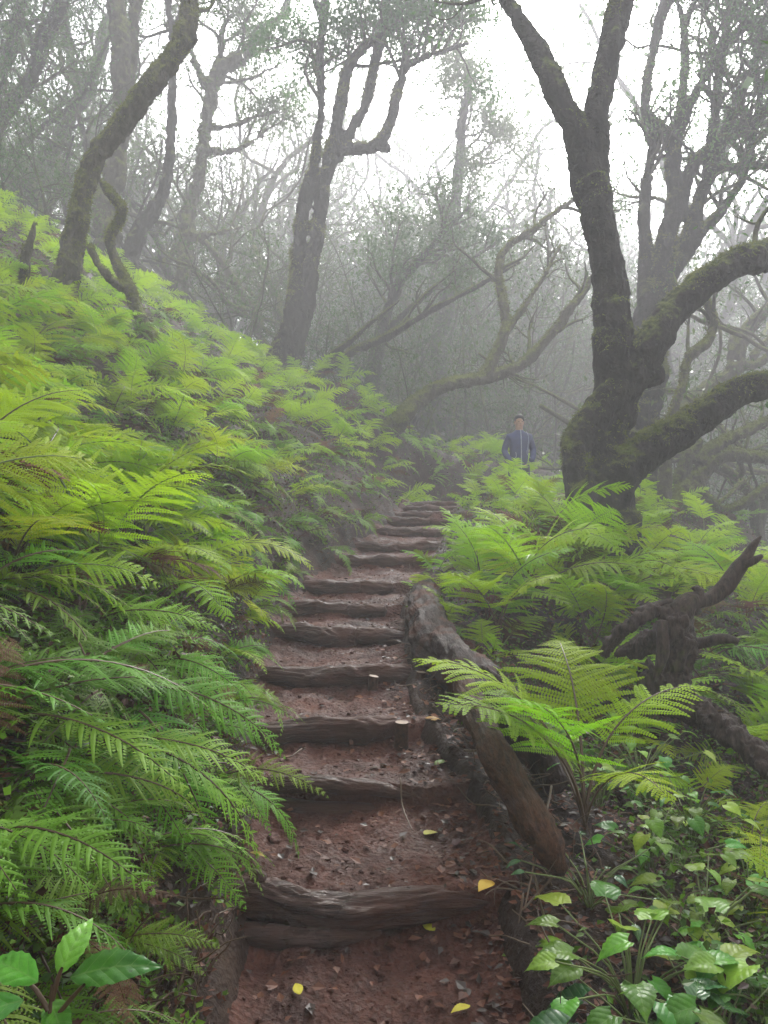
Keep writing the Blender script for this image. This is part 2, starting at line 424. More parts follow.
def path_surface(x, y):
    x, y = np.broadcast_arrays(np.asarray(x, float), np.asarray(y, float))
    z = path_z(x, y); c = x - pcx(y)
    z = z + 0.016 * fbm(xy(x, y, 5.0), 21, 3) + 0.011 * fbm(xy(x, y, 17), 22, 3) + 0.006 * np.abs(fbm(xy(x, y, 52), 23, 2))
    e = np.abs(c) / phw(y)
    z = z + 0.06 * sstep(0.72, 1.05, np.where(c < 0, e, 0)) + 0.02 * sstep(0.7, 1.0, np.where(c > 0, e, 0))
    return z - 0.14 * sstep(1.02, 1.2, e)
def build_path():
    ys = [0.25]
    while ys[-1] < 12.6: ys.append(ys[-1] + max(0.011, 0.0052 * ys[-1]))
    ys = np.array(ys); u = np.linspace(-1.2, 1.2, 170)
    Y, U = np.meshgrid(ys, u, indexing='ij'); X = pcx(Y) + U * phw(Y)
    Z = path_surface(X, Y)
    b = MB(); b.add(np.stack([X, Y, Z], -1).reshape(-1, 3), grid_faces(len(ys), len(u)))
    tag(b.build('path', 'path_soil'), kind='structure')
    # beyond the bend
    pts = []; nn = 60
    tt = np.linspace(0, 1, nn); cx = np.interp(tt * 4, range(5), CONT[:, 0]); cyy = np.interp(tt * 4, range(5), CONT[:, 1])
    for i in range(nn):
        j = min(i + 1, nn - 1); k = max(i - 1, 0)
        d = np.array([cx[j] - cx[k], cyy[j] - cyy[k]]); d /= np.linalg.norm(d); nrm = np.array([-d[1], d[0]])
        for s in np.linspace(-0.38, 0.38, 9):
            p = np.array([cx[i], cyy[i]]) + nrm * s
            pts.append((p[0], p[1], gz(p[0], p[1]) + 0.02 - 0.06 * (abs(s) > 0.36)))
    b = MB(); b.add(pts, grid_faces(nn, 9)); tag(b.build('path', 'path_soil'), kind='structure')
build_path()

# ------------------------------------------------------------------ trees
def branch_walk(p, d, length, r0, r1, n=9, wig=0.35, up=0.08):
    P = [np.array(p, float)]; R = [r0]; d = np.array(d, float); d /= np.linalg.norm(d)
    s = length / n
    for i in range(n):
        d = d + nr.normal(0, wig, 3) * np.array([1, 1, 0.8]); d[2] += up; d /= np.linalg.norm(d)
        P.append(P[-1] + d * s); R.append(r0 + (r1 - r0) * ((i + 1) / n))
    return np.array(P), np.array(R), d

def add_leaves(mb, pts, n_each, spread, size, mi):
    """small pointed leaves, each folded along the midrib"""
    for p in pts:
        k = n_each
        C = p + nr.normal(0, spread, (k, 3)) * [1, 1, 0.7]
        D = nr.normal(0, 1, (k, 3)); D[:, 2] -= 0.3; D /= np.linalg.norm(D, axis=1)[:, None]
        S = np.cross(D, nr.normal(0, 0.5, (k, 3)) + [0, 0, 1]); S /= np.linalg.norm(S, axis=1)[:, None] + 1e-9
        L = size * nr.uniform(0.6, 1.3, (k, 1)); 
        v = np.stack([C, C + D * L * 0.45 + S * L * 0.2, C + D * L, C + D * L * 0.45 - S * L * 0.2], 1).reshape(-1, 3)
        mb.add(v, [(4 * i, 4 * i + 1, 4 * i + 2, 4 * i + 3) for i in range(k)], mi)

def sprout(tw, starts, levels, leafpts, sides=5):
    """starts: (pos, dir, length, radius)"""
    for (p, d, L, r) in starts:
        n = min(max(5, int(L / 0.2)), 11)
        P, R, dd = branch_walk(p, d, L, r, r * 0.3, n, 0.3 if levels else 0.26, 0.05)
        v, f = tube(P, R, sides if levels else 4, step=max(0.12, L / 9), caps=False); tw.add(v, f, 0)
        if levels == 0:
            leafpts += [P[-1], P[-2], P[len(P) // 2]]
            continue
        sub = []
        for q in range(min(7, int(3 + L * 1.6))):
            i = int(nr.uniform(0.25, 1.0) * (len(P) - 1)); i = max(1, i)
            t = P[i] - P[i - 1]; t /= np.linalg.norm(t) + 1e-9
            s = nr.normal(0, 1, 3); s -= t * s.dot(t); s /= np.linalg.norm(s)
            sub.append((P[i], t * 0.75 + s * 0.8 + [0, 0, 0.15], L * nr.uniform(0.3, 0.55), R[i] * 0.55))
        sprout(tw, sub, levels - 1, leafpts, sides)

def crown_on(root, ends, levels=2, leaf=0.09, n_each=7, spread=0.14, mat_twig='bark_twig', keep=1.0):
    tw = MB(); lp = []
    sprout(tw, ends, levels, lp)
    if keep < 1: lp = [p for p in lp if rng.random() < keep]
    if n_each: add_leaves(tw, lp, n_each, spread, leaf, 1)
    return tw.build('crown', [mat_twig, 'tree_leaf'], root)

def traced_tree(name, label, cat, limbs, depth, material='bark', voxel=0.035, disp=0.02, fine=0.004, ends=(), base=None, group=None,
                ddepth=None, seed=0, crown=None, seg=14, to_ground=(0,), wob=0.4):
    """limbs: lists of (px, py, radius_px[, depth offset]); the first one reaches the ground"""
    root_p = None; mb = MB(); Wd = []
    old = depth; depth = depth if depth <= 10 else 10 + (depth - 10) * 2.3; kf = depth / old
    voxel *= kf; disp *= kf; fine *= kf
    for li, L in enumerate(limbs):
        P = []; R = []
        for q in L:
            dd = depth + (q[3] if len(q) > 3 else 0)
            P.append(at(q[0], q[1], dd)); R.append(q[2] * 0.86 * dd / F)
        if li in to_ground:
            p = P[-1].copy(); g = gz(p[0], p[1])
            if p[2] > g - 0.2:
                dirn = P[-1] - P[-2]; dirn[2] = min(dirn[2], -0.3); dirn /= np.linalg.norm(dirn)
                h = p[2] - g + 0.25; st = dirn * (h / -dirn[2]) ; st[:2] = np.clip(st[:2], -0.35 * kf, 0.35 * kf); st[2] = -h
                P.append(p + st * 0.6); R.append(R[-1] * 1.12)
                P.append(p + st); R.append(R[-1] * 1.25)
            if li == to_ground[0]: root_p = (P[-1][0], P[-1][1], gz(P[-1][0], P[-1][1]))
        Wd.append((np.array(P), np.array(R)))
    if root_p is None:
        root_p = tuple(Wd[0][0][-1])
    root = empty(name, root_p); off = np.array(root_p)
    for i, (P, R) in enumerate(Wd):
        v, f = tube(P - off, R, seg, step=max(0.06, depth * 0.008), lump=0.16, lscale=3.0, seed=seed + i * 3, wob=wob)
        mb.add(v, f)
    me = mb.mesh('trunk', [material])
    if voxel: me = remesh(me, voxel, disp, 7.0, seed, fine)
    link('trunk', me, root)
    if depth < 16 and material.startswith('bark'):
        nv = len(me.vertices); co = np.empty(nv * 3); no = np.empty(nv * 3); me.vertices.foreach_get('co', co); me.vertices.foreach_get('normal', no)
        co = co.reshape(-1, 3); no = no.reshape(-1, 3); rs = np.random.RandomState(seed)
        w_ = no[:, 2] * 0.9 + fbm(co * 2.6, seed + 50, 4) * 0.75 + (0.25 if material == 'bark_mossy' else -0.15)
        pr = np.clip(w_, 0, 1); pick = rs.choice(nv, size=min(26000, nv), p=pr / pr.sum())
        C = co[pick] - no[pick] * 0.004; k = len(C)
        D = no[pick] * 0.8 + rs.normal(0, .55, (k, 3)) + [0, 0, -0.35]; D /= np.linalg.norm(D, axis=1)[:, None]
        S = np.cross(D, rs.normal(0, 1, (k, 3))); S /= np.linalg.norm(S, axis=1)[:, None] + 1e-9
        L = (0.016 + 0.03 * rs.rand(k, 1) ** 2) * (1 + 0.06 * max(0, depth - 8)); C = C + rs.normal(0, .008, (k, 3))
        v = np.stack([C - S * L * .16, C + D * L, C + S * L * .16], 1).reshape(-1, 3)
        mo = MB(); mo.v = [v]; mo.n = len(v); mo.f = [(3 * i, 3 * i + 1, 3 * i + 2) for i in range(k)]; mo.m = [0] * k
        mo.build('moss', 'moss', root, smooth=False)
    if crown:
        st = []
        for (li, t0, t1, n, length) in crown['from']:
            P, R = smooth_path(Wd[li][0], Wd[li][1], 0.2); nP = len(P)
            for k in range(n):
                i = int((t0 + (t1 - t0) * nr.uniform()) * (nP - 1)); i = min(max(i, 1), nP - 1)
                t = P[i - 1] - P[i]; t /= np.linalg.norm(t) + 1e-9      # limbs are listed tip first
                s = nr.normal(0, 1, 3); s -= t * s.dot(t); s /= np.linalg.norm(s)
                st.append((P[i] - off, t * 0.7 + s * 0.8 + [0, 0, 0.25], kf * length * nr.uniform(0.6, 1.3), min(R[i] * 0.6, 0.035 * kf)))
        crown_on(root, st, crown.get('levels', 2), crown.get('leaf', 0.08) * kf ** 0.6, crown.get('n', 7), crown.get('spread', 0.13) * kf, keep=crown.get('keep', 1.0))
    tag(root, label, cat, group)
    return root

# the great forked tree beside the path
traced_tree('laurel_tree', 'huge dark forked laurel tree beside the path with two thick mossy limbs sweeping right', 'tree', [
    [(592, 180, 19), (601, 240, 19), (610, 300, 21), (614, 350, 24), (611, 400, 26), (607, 450, 26), (603, 500, 31), (602, 545, 38)],
    [(498, -25, 9), (515, 5, 10), (540, 58, 12), (563, 105, 14), (580, 145, 16), (591, 188, 17), (599, 228, 14)],
    [(630, -40, 15), (622, -5, 15), (613, 40, 14), (604, 90, 14), (598, 135, 16), (595, 188, 17), (600, 230, 14)],
    [(835, 232, 15, 0.6), (790, 246, 17, 0.3), (750, 258, 18), (712, 274, 17), (680, 298, 18), (654, 330, 20), (636, 364, 22), (612, 396, 22), (592, 424, 19), (578, 452, 17, -0.1), (577, 495, 18, -0.2), (582, 545, 22, -0.3)],
    [(664, 373, 9, -0.1), (652, 374, 14, -0.05), (632, 372, 22)],
    [(850, 360, 13, 0.5), (800, 374, 16, 0.2), (768, 384, 17), (742, 391, 18), (714, 408, 20), (682, 434, 22), (652, 459, 24), (622, 482, 27), (602, 515, 34)],
    [(640, 560, 9), (628, 530, 14), (606, 500, 22)],
    ], 8.0, 'bark', 0.020, 0.016, 0.005, seed=5, to_ground=(0, 3, 6),
    crown={'from': [(1, 0, 0.12, 4, 1.2), (2, 0, 0.1, 4, 1.2), (3, 0, 0.25, 5, 1.0), (5, 0, 0.2, 4, 0.9)], 'levels': 2, 'leaf': 0.07, 'n': 5})

traced_tree('low_branching_tree', 'mossy low tree with a long limb lying out from the bank beside the person', 'tree', [
    [(592, 278, 5), (572, 305, 6), (552, 332, 6), (528, 360, 7), (500, 376, 8), (470, 378, 8), (440, 385, 8), (412, 402, 10), (392, 424, 11)],
    [(582, 190, 3), (560, 208, 4), (535, 228, 4), (508, 246, 4.5), (499, 270, 5), (503, 300, 5.5), (507, 325, 6), (497, 352, 6.5), (484, 378, 8)],
    [(560, 246, 2.5), (543, 278, 3), (525, 305, 4), (508, 332, 5), (500, 350, 6)],
    ], 11.5, 'bark_mossy', 0.022, 0.018, 0.004, seed=15,
    crown={'from': [(0, 0, 0.5, 6, 0.9), (1, 0, 0.6, 7, 0.9), (2, 0, 0.5, 4, 0.7)], 'levels': 1, 'leaf': 0.07, 'n': 4})

traced_tree('leaning_tree', 'mossy tree leaning right over the fern bank, crooked with a stub knob high up', 'tree', [
    [(188, -40, 9), (187, 0, 10), (183, 30, 12), (166, 62, 12), (148, 88, 13), (128, 117, 12), (106, 145, 12), (89, 172, 12), (81, 208, 12), (74, 245, 14), (68, 272, 16)],
    [(197, 37, 5), (189, 41, 9), (178, 48, 12)],
    ], 9.5, 'bark_mossy', 0.022, 0.026, 0.006, seed=25,
    crown={'from': [(0, 0, 0.15, 5, 1.3)], 'levels': 2, 'leaf': 0.07, 'n': 5})
traced_tree('upright_tree', 'thick upright mossy trunk standing just behind the leaning tree', 'tree', [
    [(106, -60, 10), (113, -10, 11), (121, 35, 11.5), (121, 100, 10.5), (118, 150, 11), (110, 190, 13), (104, 225, 14), (99, 275, 15)],
    [(145, -60, 6, .6), (136, -10, 7, .5), (132, 60, 7, .4), (124, 130, 8, .2), (114, 190, 10)],
    ], 13, 'bark_mossy', 0.035, 0.03, 0.006, seed=27,
    crown={'from': [(0, 0, 0.3, 5, 1.8), (1, 0, .4, 4, 1.4)], 'levels': 2, 'leaf': 0.08, 'n': 5})
traced_tree('slender_tree', 'slender dark trunk curving at its foot, right of the leaning tree', 'tree', [
    [(160, -60, 4.5), (168, 0, 5), (174, 50, 5), (173, 100, 5.5), (170, 150, 6), (162, 190, 7.5), (148, 216, 9), (136, 246, 10), (131, 285, 11)]],
    13, 'bark', 0.03, 0.02, 0.004, seed=29, crown={'from': [(0, 0, 0.4, 7, 1.5)], 'levels': 2, 'leaf': 0.08, 'n': 6})
traced_tree('twisted_sapling', 'short twisted mossy stem at the foot of the leaning tree', 'tree', [
    [(99, 178, 2), (106, 188, 5), (114, 198, 6), (122, 209, 6), (117, 224, 5.5), (110, 236, 5.5), (114, 254, 6), (121, 271, 7), (130, 292, 8)],
    [(88, 245, 5, -.5), (98, 262, 5, -.5), (108, 275, 5, -.5), (122, 290, 6)]],
    9.9, 'bark_mossy', 0.02, 0.014, 0.004, seed=31)
traced_tree('ragged_tree', 'ragged mossy trunk with short side branches left of the twin stemmed tree', 'tree', [
    [(290, 10, 4), (262, 34, 5), (243, 56, 7), (225, 68, 8), (213, 84, 9), (207, 110, 7), (203, 136, 7), (200, 163, 7), (192, 203, 8), (186, 230, 9), (184, 258, 9), (178, 300, 10)],
    [(262, 112, 2), (238, 124, 3), (208, 128, 5)], [(270, 128, 2), (238, 150, 3.5), (205, 148, 5)],
    [(225, 20, 3), (218, 50, 4), (216, 78, 6)], [(190, 45, 2.5), (198, 70, 4), (207, 92, 6)],
    [(240, 228, 2), (222, 232, 3), (190, 238, 6)], [(165, 270, 4), (172, 250, 4.5), (188, 240, 6)],
    ], 14.5, 'bark_mossy', 0.032, 0.045, 0.008, seed=33,
    crown={'from': [(0, 0, 0.4, 10, 1.6), (1, 0, .6, 3, 1), (2, 0, .6, 3, 1), (3, 0, .5, 5, 1.2)], 'levels': 2, 'leaf': 0.09, 'n': 8})
traced_tree('twin_stemmed_tree', 'tall tree of two entwined stems at the top of the bank, splitting into four', 'tree', [
    [(335, -50, 5), (327, 0, 5), (320, 40, 5), (320, 80, 4.5), (319, 120, 4.5), (314, 164, 6), (305, 195, 8), (302, 234, 8.5), (299, 273, 9), (290, 315, 10.5), (280, 350, 12), (273, 380, 13)],
    [(430, 5, 3), (395, 27, 4), (365, 47, 5), (346, 72, 6.5), (338, 115, 7.5), (331, 152, 8.5), (321, 185, 8.5), (318, 220, 8.5), (313, 275, 9), (303, 325, 10), (294, 362, 11)],
    [(470, 42, 2), (443, 51, 3), (423, 57, 4), (405, 70, 5.5), (396, 102, 6.5), (386, 133, 7), (368, 148, 7.5), (342, 150, 8), (330, 160, 8)],
    [(392, -50, 5), (386, 0, 6), (380, 42, 6.5), (371, 88, 6.5), (356, 120, 7), (340, 150, 8)],
    [(304, -20, 2.5), (318, 8, 3.5), (322, 30, 4.5)], [(390, 148, 5), (374, 146, 6)],
    ], 12.5, 'bark', 0.026, 0.02, 0.005, seed=37, to_ground=(0, 1),
    crown={'from': [(0, 0, 0.35, 9, 1.5), (1, 0, 0.35, 8, 1.5), (2, 0, 0.5, 12, 1.3), (3, 0, .4, 9, 1.5)], 'levels': 2, 'leaf': 0.09, 'n': 11})
traced_tree('forked_young_tree', 'dark crooked young tree fanning thin branches to the right above the path', 'tree', [
    [(470, 205, 2.5), (440, 236, 3.5), (418, 262, 4.5), (397, 288, 6), (384, 318, 7), (377, 345, 8), (371, 378, 9), (366, 405, 10)],
    [(500, 240, 2), (468, 262, 2.5), (430, 290, 3), (400, 318, 4), (380, 338, 5)],
    ], 13.5, 'bark', 0.026, 0.016, 0.004, seed=41, crown={'from': [(0, 0, 0.6, 12, 1.1), (1, 0, .7, 8, .9)], 'levels': 2, 'leaf': 0.09, 'n': 7})
traced_tree('fallen_limb', 'thin dark limbs leaning low to the right at the top of the bank', 'fallen branch', [
    [(520, 262, 1.8), (478, 286, 2.5), (432, 310, 3.5), (392, 334, 4.5), (352, 354, 5), (322, 372, 5.5)],
    [(400, 300, 1.5), (378, 318, 2.5), (352, 340, 3.5), (330, 358, 4)],
    [(455, 270, 1.2), (420, 300, 2), (400, 330, 3)]],
    12, 'bark', 0.02, 0.01, 0.003, seed=43, crown={'from': [(0, 0, .7, 6, .7)], 'levels': 1, 'leaf': 0.08, 'n': 5})
traced_tree('straight_dark_tree', 'straight dark trunk rising behind the low mossy limb', 'tree', [
    [(470, 60, 5), (462, 130, 6), (455, 210, 7), (448, 280, 8), (441, 330, 9), (436, 380, 9.5), (430, 420, 11)]],
    16, 'bark', 0.035, 0.02, 0.005, seed=45, crown={'from': [(0, 0, 0.6, 16, 1.8)], 'levels': 2, 'leaf': 0.1, 'n': 12})
traced_tree('looped_tree', 'grey stem twisted into an S between the dark trunks', 'tree', [
    [(440, 250, 4), (428, 300, 4.5), (420, 325, 5), (408, 350, 5), (397, 365, 5), (397, 385, 5.5), (402, 410, 6)]],
    19, 'bark', 0.035, 0.02, 0.005, seed=47, crown={'from': [(0, 0, .5, 7, 1.4)], 'levels': 2, 'leaf': 0.09, 'n': 6})
traced_tree('multi_stemmed_tree', 'many stemmed tree with snaking limbs spreading up behind the great forked tree', 'tree', [
    [(670, -40, 8), (665, 0, 8), (659, 28, 6.5), (651, 62, 5.5), (645, 98, 5.5), (645, 114, 6.5), (658, 130, 8), (671, 147, 9), (675, 180, 9.5), (669, 222, 11), (660, 262, 14), (650, 320, 19), (640, 400, 23), (634, 480, 26), (632, 540, 30)],
    [(704, -30, 3), (694, 0, 4), (685, 25, 5), (684, 60, 5.5), (683, 95, 5.5), (679, 122, 6), (674, 148, 7)],
    [(672, -20, 3), (678, 5, 3.5), (684, 26, 4.5)],
    [(752, 10, 3), (732, 36, 4.5), (714, 58, 5), (697, 90, 5.5), (685, 120, 6), (677, 150, 7)],
    [(800, 70, 5), (768, 108, 5.5), (744, 127, 6), (715, 146, 6), (692, 164, 7), (682, 192, 8), (676, 220, 9)],
    [(770, 30, 3.5), (752, 68, 4.5), (737, 98, 5.5), (726, 130, 6.5), (714, 162, 8), (702, 194, 8.5), (692, 225, 9), (677, 260, 10), (664, 300, 12)],
    [(655, 134, 5), (648, 176, 6.5), (645, 222, 7.5), (648, 262, 9), (650, 310, 12)],
    [(790, 160, 3), (756, 168, 4), (722, 170, 4.5), (706, 186, 5)],
    [(735, -20, 3), (725, 20, 3.5), (722, 60, 4), (718, 100, 5), (712, 140, 5.5), (708, 175, 6)],
    [(790, -10, 4), (765, 20, 4), (756, 60, 4), (760, 100, 4), (752, 140, 4.5), (735, 190, 5), (705, 230, 6), (680, 265, 8)],
    ], 11.5, 'bark', 0.024, 0.018, 0.004, seed=51,
    crown={'from': [(0, 0, 0.12, 4, 1.2), (1, 0, 0.3, 3, 1.2), (3, 0, 0.6, 15, 1.7), (4, 0, .7, 16, 1.6), (5, 0, .7, 16, 1.6), (7, 0, .7, 10, 1.4), (8, 0, .8, 16, 1.6), (9, 0, .8, 20, 1.6), (6, 0, .6, 6, 1.2)], 'levels': 2, 'leaf': 0.07, 'n': 5})
traced_tree('snaking_stem', 'snaking mossy stem between the two limbs of the great forked tree', 'tree', [
    [(690, 280, 2.5), (702, 298, 4), (713, 322, 5), (706, 343, 5.5), (690, 357, 5.5), (684, 384, 5.5), (673, 408, 6), (667, 440, 7), (662, 480, 8), (658, 540, 10)]],
    11, 'bark_mossy', 0.02, 0.014, 0.004, seed=55, crown={'from': [(0, 0, .5, 5, .8)], 'levels': 1, 'leaf': 0.07, 'n': 2})
traced_tree('arching_tree', 'mossy arching limbs curling up behind the lower right limb', 'tree', [
    [(820, 270, 6), (782, 300, 7), (752, 326, 8), (738, 350, 8.5), (732, 368, 8.5), (712, 385, 8), (690, 402, 8), (668, 428, 9), (655, 470, 11), (650, 540, 14)],
    [(735, 330, 3.5), (731, 345, 5), (733, 362, 6)], [(800, 350, 4), (775, 350, 5), (762, 362, 5), (745, 365, 6), (730, 370, 7)],
    [(790, 330, 3), (768, 340, 4), (752, 358, 5)]],
    13, 'bark_mossy', 0.026, 0.02, 0.005, seed=57, crown={'from': [(0, 0, .5, 7, 1.1), (2, 0, .5, 4, .8)], 'levels': 2, 'leaf': 0.06, 'n': 2})
traced_tree('sprawling_tree', 'low sprawling tree with thick moss covered limbs at the right edge', 'tree', [
    [(850, 440, 7), (800, 452, 8), (768, 457, 8.5), (742, 454, 9), (716, 460, 10), (702, 472, 12), (690, 490, 14), (672, 515, 17), (656, 545, 19)],
    [(830, 395, 5), (790, 410, 6), (760, 424, 6), (735, 436, 7), (712, 446, 8), (698, 462, 10)],
    [(800, 470, 3), (768, 486, 4), (744, 502, 5), (722, 508, 5), (706, 498, 6), (696, 485, 8)],
    [(700, 440, 4), (690, 452, 6), (680, 490, 9)]],
    11.5, 'bark_mossy', 0.022, 0.02, 0.005, seed=59, crown={'from': [(0, 0, .5, 6, 1.0), (1, 0, .5, 5, 1.0)], 'levels': 2, 'leaf': 0.06, 'n': 2})
traced_tree('hazy_diagonal_tree', 'hazy diagonal trunk leaning right at the left edge above the bank', 'tree', [
    [(150, -60, 6), (110, 20, 8), (88, 85, 8), (71, 119, 8), (47, 163, 9), (10, 196, 10), (-25, 230, 12)],
    [(60, 10, 5), (70, 60, 6), (82, 98, 7)]],
    15, 'bark', 0.035, 0.02, 0.005, seed=61, crown={'from': [(0, 0, 0.6, 12, 1.6), (1, 0, .6, 5, 1.3)], 'levels': 2, 'leaf': 0.085, 'n': 7})
traced_tree('overhanging_tree', 'dark slanting tree overhanging the top left corner', 'tree', [
    [(90, -60, 7), (62, 0, 8), (43, 45, 8.5), (22, 90, 9), (0, 122, 10), (-35, 180, 13), (-50, 240, 14)],
    [(30, -40, 5), (18, 20, 6), (5, 60, 6), (-15, 120, 8)]],
    12.5, 'bark', 0.03, 0.02, 0.005, seed=63, crown={'from': [(0, 0, 0.6, 11, 1.5), (1, 0, .8, 9, 1.4)], 'levels': 2, 'leaf': 0.08, 'n': 7})
traced_tree('mossy_stub', 'short mossy broken stub poking out of the ferns at the left edge', 'stump', [
    [(35, 222, 3), (33, 236, 5), (29, 252, 5.5), (26, 275, 6)]], 8.5, 'bark_mossy', 0.016, 0.012, 0.003, seed=65)

# ---- trees of the hazy wood behind, six grown and copied
def wood_tree(seed, h=9.0, lean=0.25, n_leaf=3, leaf=0.10, spread=0.2):
    global nr
    nr = np.random.RandomState(seed)
    root = empty('wood_tree'); mb = MB(); st = []
    stems = nr.randint(1, 4)
    for s in range(stems):
        a = nr.uniform(0, 6.28); d = [math.cos(a) * lean, math.sin(a) * lean, 1]
        P, R, dd = branch_walk([nr.normal(0, 0.15), nr.normal(0, 0.15), -0.5], d, h * nr.uniform(0.55, 0.8), nr.uniform(0.08, 0.17), 0.04, 12, 0.24, 0.10)
        v, f = tube(P, R, 9, step=0.25, lump=0.25, lscale=2.5, seed=seed + s, wob=1.2); mb.add(v, f)
        for k in range(nr.randint(5, 9)):
            i = int(nr.uniform(0.3, 1) * (len(P) - 1)); t = P[i] - P[i - 1]; t /= np.linalg.norm(t)
            q = nr.normal(0, 1, 3); q -= t * q.dot(t); q /= np.linalg.norm(q)
            P2, R2, d2 = branch_walk(P[i], t * 0.4 + q * 0.9, h * nr.uniform(0.2, 0.4), R[i] * 0.6, 0.022, 9, 0.33, 0.12)
            v, f = tube(P2, R2, 7, step=0.2, lump=0.25, lscale=3, seed=seed + k, wob=1.0); mb.add(v, f)
            for j in range(5):
                ii = int(nr.uniform(0.3, 1) * (len(P2) - 1)); tt = P2[ii] - P2[ii - 1]; tt /= np.linalg.norm(tt)
                q = nr.normal(0, 1, 3); st.append((P2[ii], tt * 0.8 + q * 0.5 + [0, 0, 0.2], nr.uniform(0.8, 1.6), R2[ii] * 0.6))
    mb.build('trunk', 'bark_mossy' if seed % 2 else 'bark', root)
    crown_on(root, st, 1, leaf, n_leaf, spread)
    return root
WT = [wood_tree(100 + 7 * i, 8.5 + (i % 3), 0.2 + 0.08 * i) for i in range(6)]
nr = np.random.RandomState(77)
spots = []; tries = 0
wr = random.Random(5)
while len(spots) < 150 and tries < 20000:
    tries += 1
    d = 17 + 63 * wr.random() ** 1.1; t = wr.uniform(-0.72, 0.72); x = t * d
    if d < 24 and -0.05 < t < 0.45: continue
    if t < -0.05 and wr.random() < 0.5: continue
    if 0.05 < t < 0.3 and wr.random() < 0.3: continue
    if all(math.hypot(x - a, d - b) > 1.3 + 0.02 * d for a, b in spots): spots.append((x, d))
spots += [((px_ - 384) / F * d_, d_) for px_, d_ in ((395, 44), (430, 52), (468, 40), (505, 50), (545, 58), (590, 66), (360, 48), (640, 50), (700, 44), (755, 52), (670, 62), (730, 68), (412, 33), (452, 37), (525, 35), (238, 33), (280, 38), (200, 42), (490, 43), (610, 38), (690, 35))]
for i, (x, y) in enumerate(spots):
    o = WT[i] if i < 6 else copy_tree(WT[i % 6])
    t = x / y; sc = (1.45 if i >= 162 else 1) * wr.uniform(0.85, 1.25) * (1 + max(0, y - 18) * 0.028) * ((0.8 if y < 39 else 1.5) if 0.05 < t < 0.3 else (1.25 if t >= 0.3 else 1)); o.location = (x, y, gz(x, y)); o.rotation_euler = (wr.uniform(-.08, .08), wr.uniform(-.04, .14), wr.uniform(0, 6.28)); o.scale = (sc, sc, sc)
    t = x / y
    px = 384 + F * t
    marks = [(20, 'left of the leaning mossy tree'), (140, 'just right of the leaning mossy tree'), (200, 'behind the ragged trunk'), (262, 'just left of the twin stemmed tree'), (335, 'just right of the twin stemmed tree'), (405, 'above the head of the steps'), (470, 'above the low mossy limb'), (560, 'above and behind the person'), (650, 'behind the great forked tree'), (760, 'right of the great forked tree')]
    mk = min(marks, key=lambda q: abs(q[0] - px))[1]
    far = 'faint grey tree far off in the mist' if y > 55 else ('pale misty tree in the middle distance' if y > 34 else 'nearer misty twiggy tree')
    tag(o, f'{far}, {mk}', 'tree', f'{far.split(" tree")[0]} trees {mk}')

# ---- unseen leafy trees added round and behind the camera to shade the near mist
def shade_tree(seed):
    global nr
    t = wood_tree(seed, 9.0, 0.12, 20, 0.15, 0.34); return t
CT = [shade_tree(900 + i * 3) for i in range(3)]
for t_ in CT:
    for ch in t_.children:
        if ch.name.startswith('crown'):
            bm = bmesh.new(); bm.from_mesh(ch.data)
            bmesh.ops.delete(bm, geom=[v_ for v_ in bm.verts if v_.co.z < 4.3], context='VERTS'); bm.to_mesh(ch.data); bm.free()
cs = [(-4.6, 1.6), (4.4, 0.9), (-2.4, -2.2), (2.3, -2.6), (-7.4, 4.4), (7.6, 4.0), (-6.2, -1.0), (6.0, -1.5), (0.6, -5.2), (-4.0, -5.5), (4.6, -5.6), (-10.8, 8.0), (11.0, 8.2), (-9.5, 2.5), (9.3, 2.6), (-1.9, -8.5), (3.0, -9.0)]
for i, (x, y) in enumerate(cs):
    o = CT[i] if i < 3 else copy_tree(CT[i % 3]); sc = wr.uniform(.95, 1.15)
    o.location = (x, y, gz(x, y)); o.rotation_euler = (0, 0, wr.uniform(0, 6.28)); o.scale = (sc, sc, sc)
    tag(o, 'unseen leafy tree added to shade the near end of the path', 'tree', 'added shade trees round the near end of the path')

# ---- leafy saplings in the haze
def sapling(seed, h):
    global nr
    nr = np.random.RandomState(seed); root = empty('leafy_sapling'); mb = MB(); st = []
    for s in range(3):
        P, R, _ = branch_walk([nr.normal(0, .1), nr.normal(0, .1), -0.2], [nr.normal(0, .25), nr.normal(0, .25), 1], h * nr.uniform(.7, 1), 0.022, 0.008, 12, 0.14, 0.06)
        v, f = tube(P, R, 6, step=0.2, caps=False); mb.add(v, f)
        for k in range(12):
            i = int(nr.uniform(0.25, 1) * (len(P) - 1)); q = nr.normal(0, 1, 3); q[2] = abs(q[2]) * 0.5
            st.append((P[i], q, nr.uniform(0.4, 0.9), 0.008))
    mb.build('trunk', 'bark_twig', root); crown_on(root, st, 1, 0.065, 4, 0.12)
    return root
SP = [sapling(300 + i, 2.6 + 0.5 * i) for i in range(4)]
sp = [(350, 13.5), (395, 14.5), (418, 13), (455, 15), (332, 15), (300, 16.5), (250, 14), (232, 16), (275, 15.5), (60, 12), (25, 13.5), (95, 15.5), (480, 16.5), (500, 14.5), (375, 17), (545, 17), (740, 16), (0, 11.5), (690, 18)]
for i, (px, d) in enumerate(sp):
    o = SP[i] if i < 4 else copy_tree(SP[i % 4])
    d = 10 + (d - 10) * 1.9; x = (px - 384) / F * d; sc = wr.uniform(0.9, 1.4) * d / 15
    o.location = (x, d, gz(x, d)); o.rotation_euler = (0, 0, wr.uniform(0, 6.28)); o.scale = (sc,) * 3
    side = 'at the top of the fern bank' if px < 300 else ('above the end of the steps' if px < 520 else 'behind the right hand trees')
    tag(o, f'thin leafy sapling with pale hazy leaves {side}', 'sapling', f'saplings {side}')

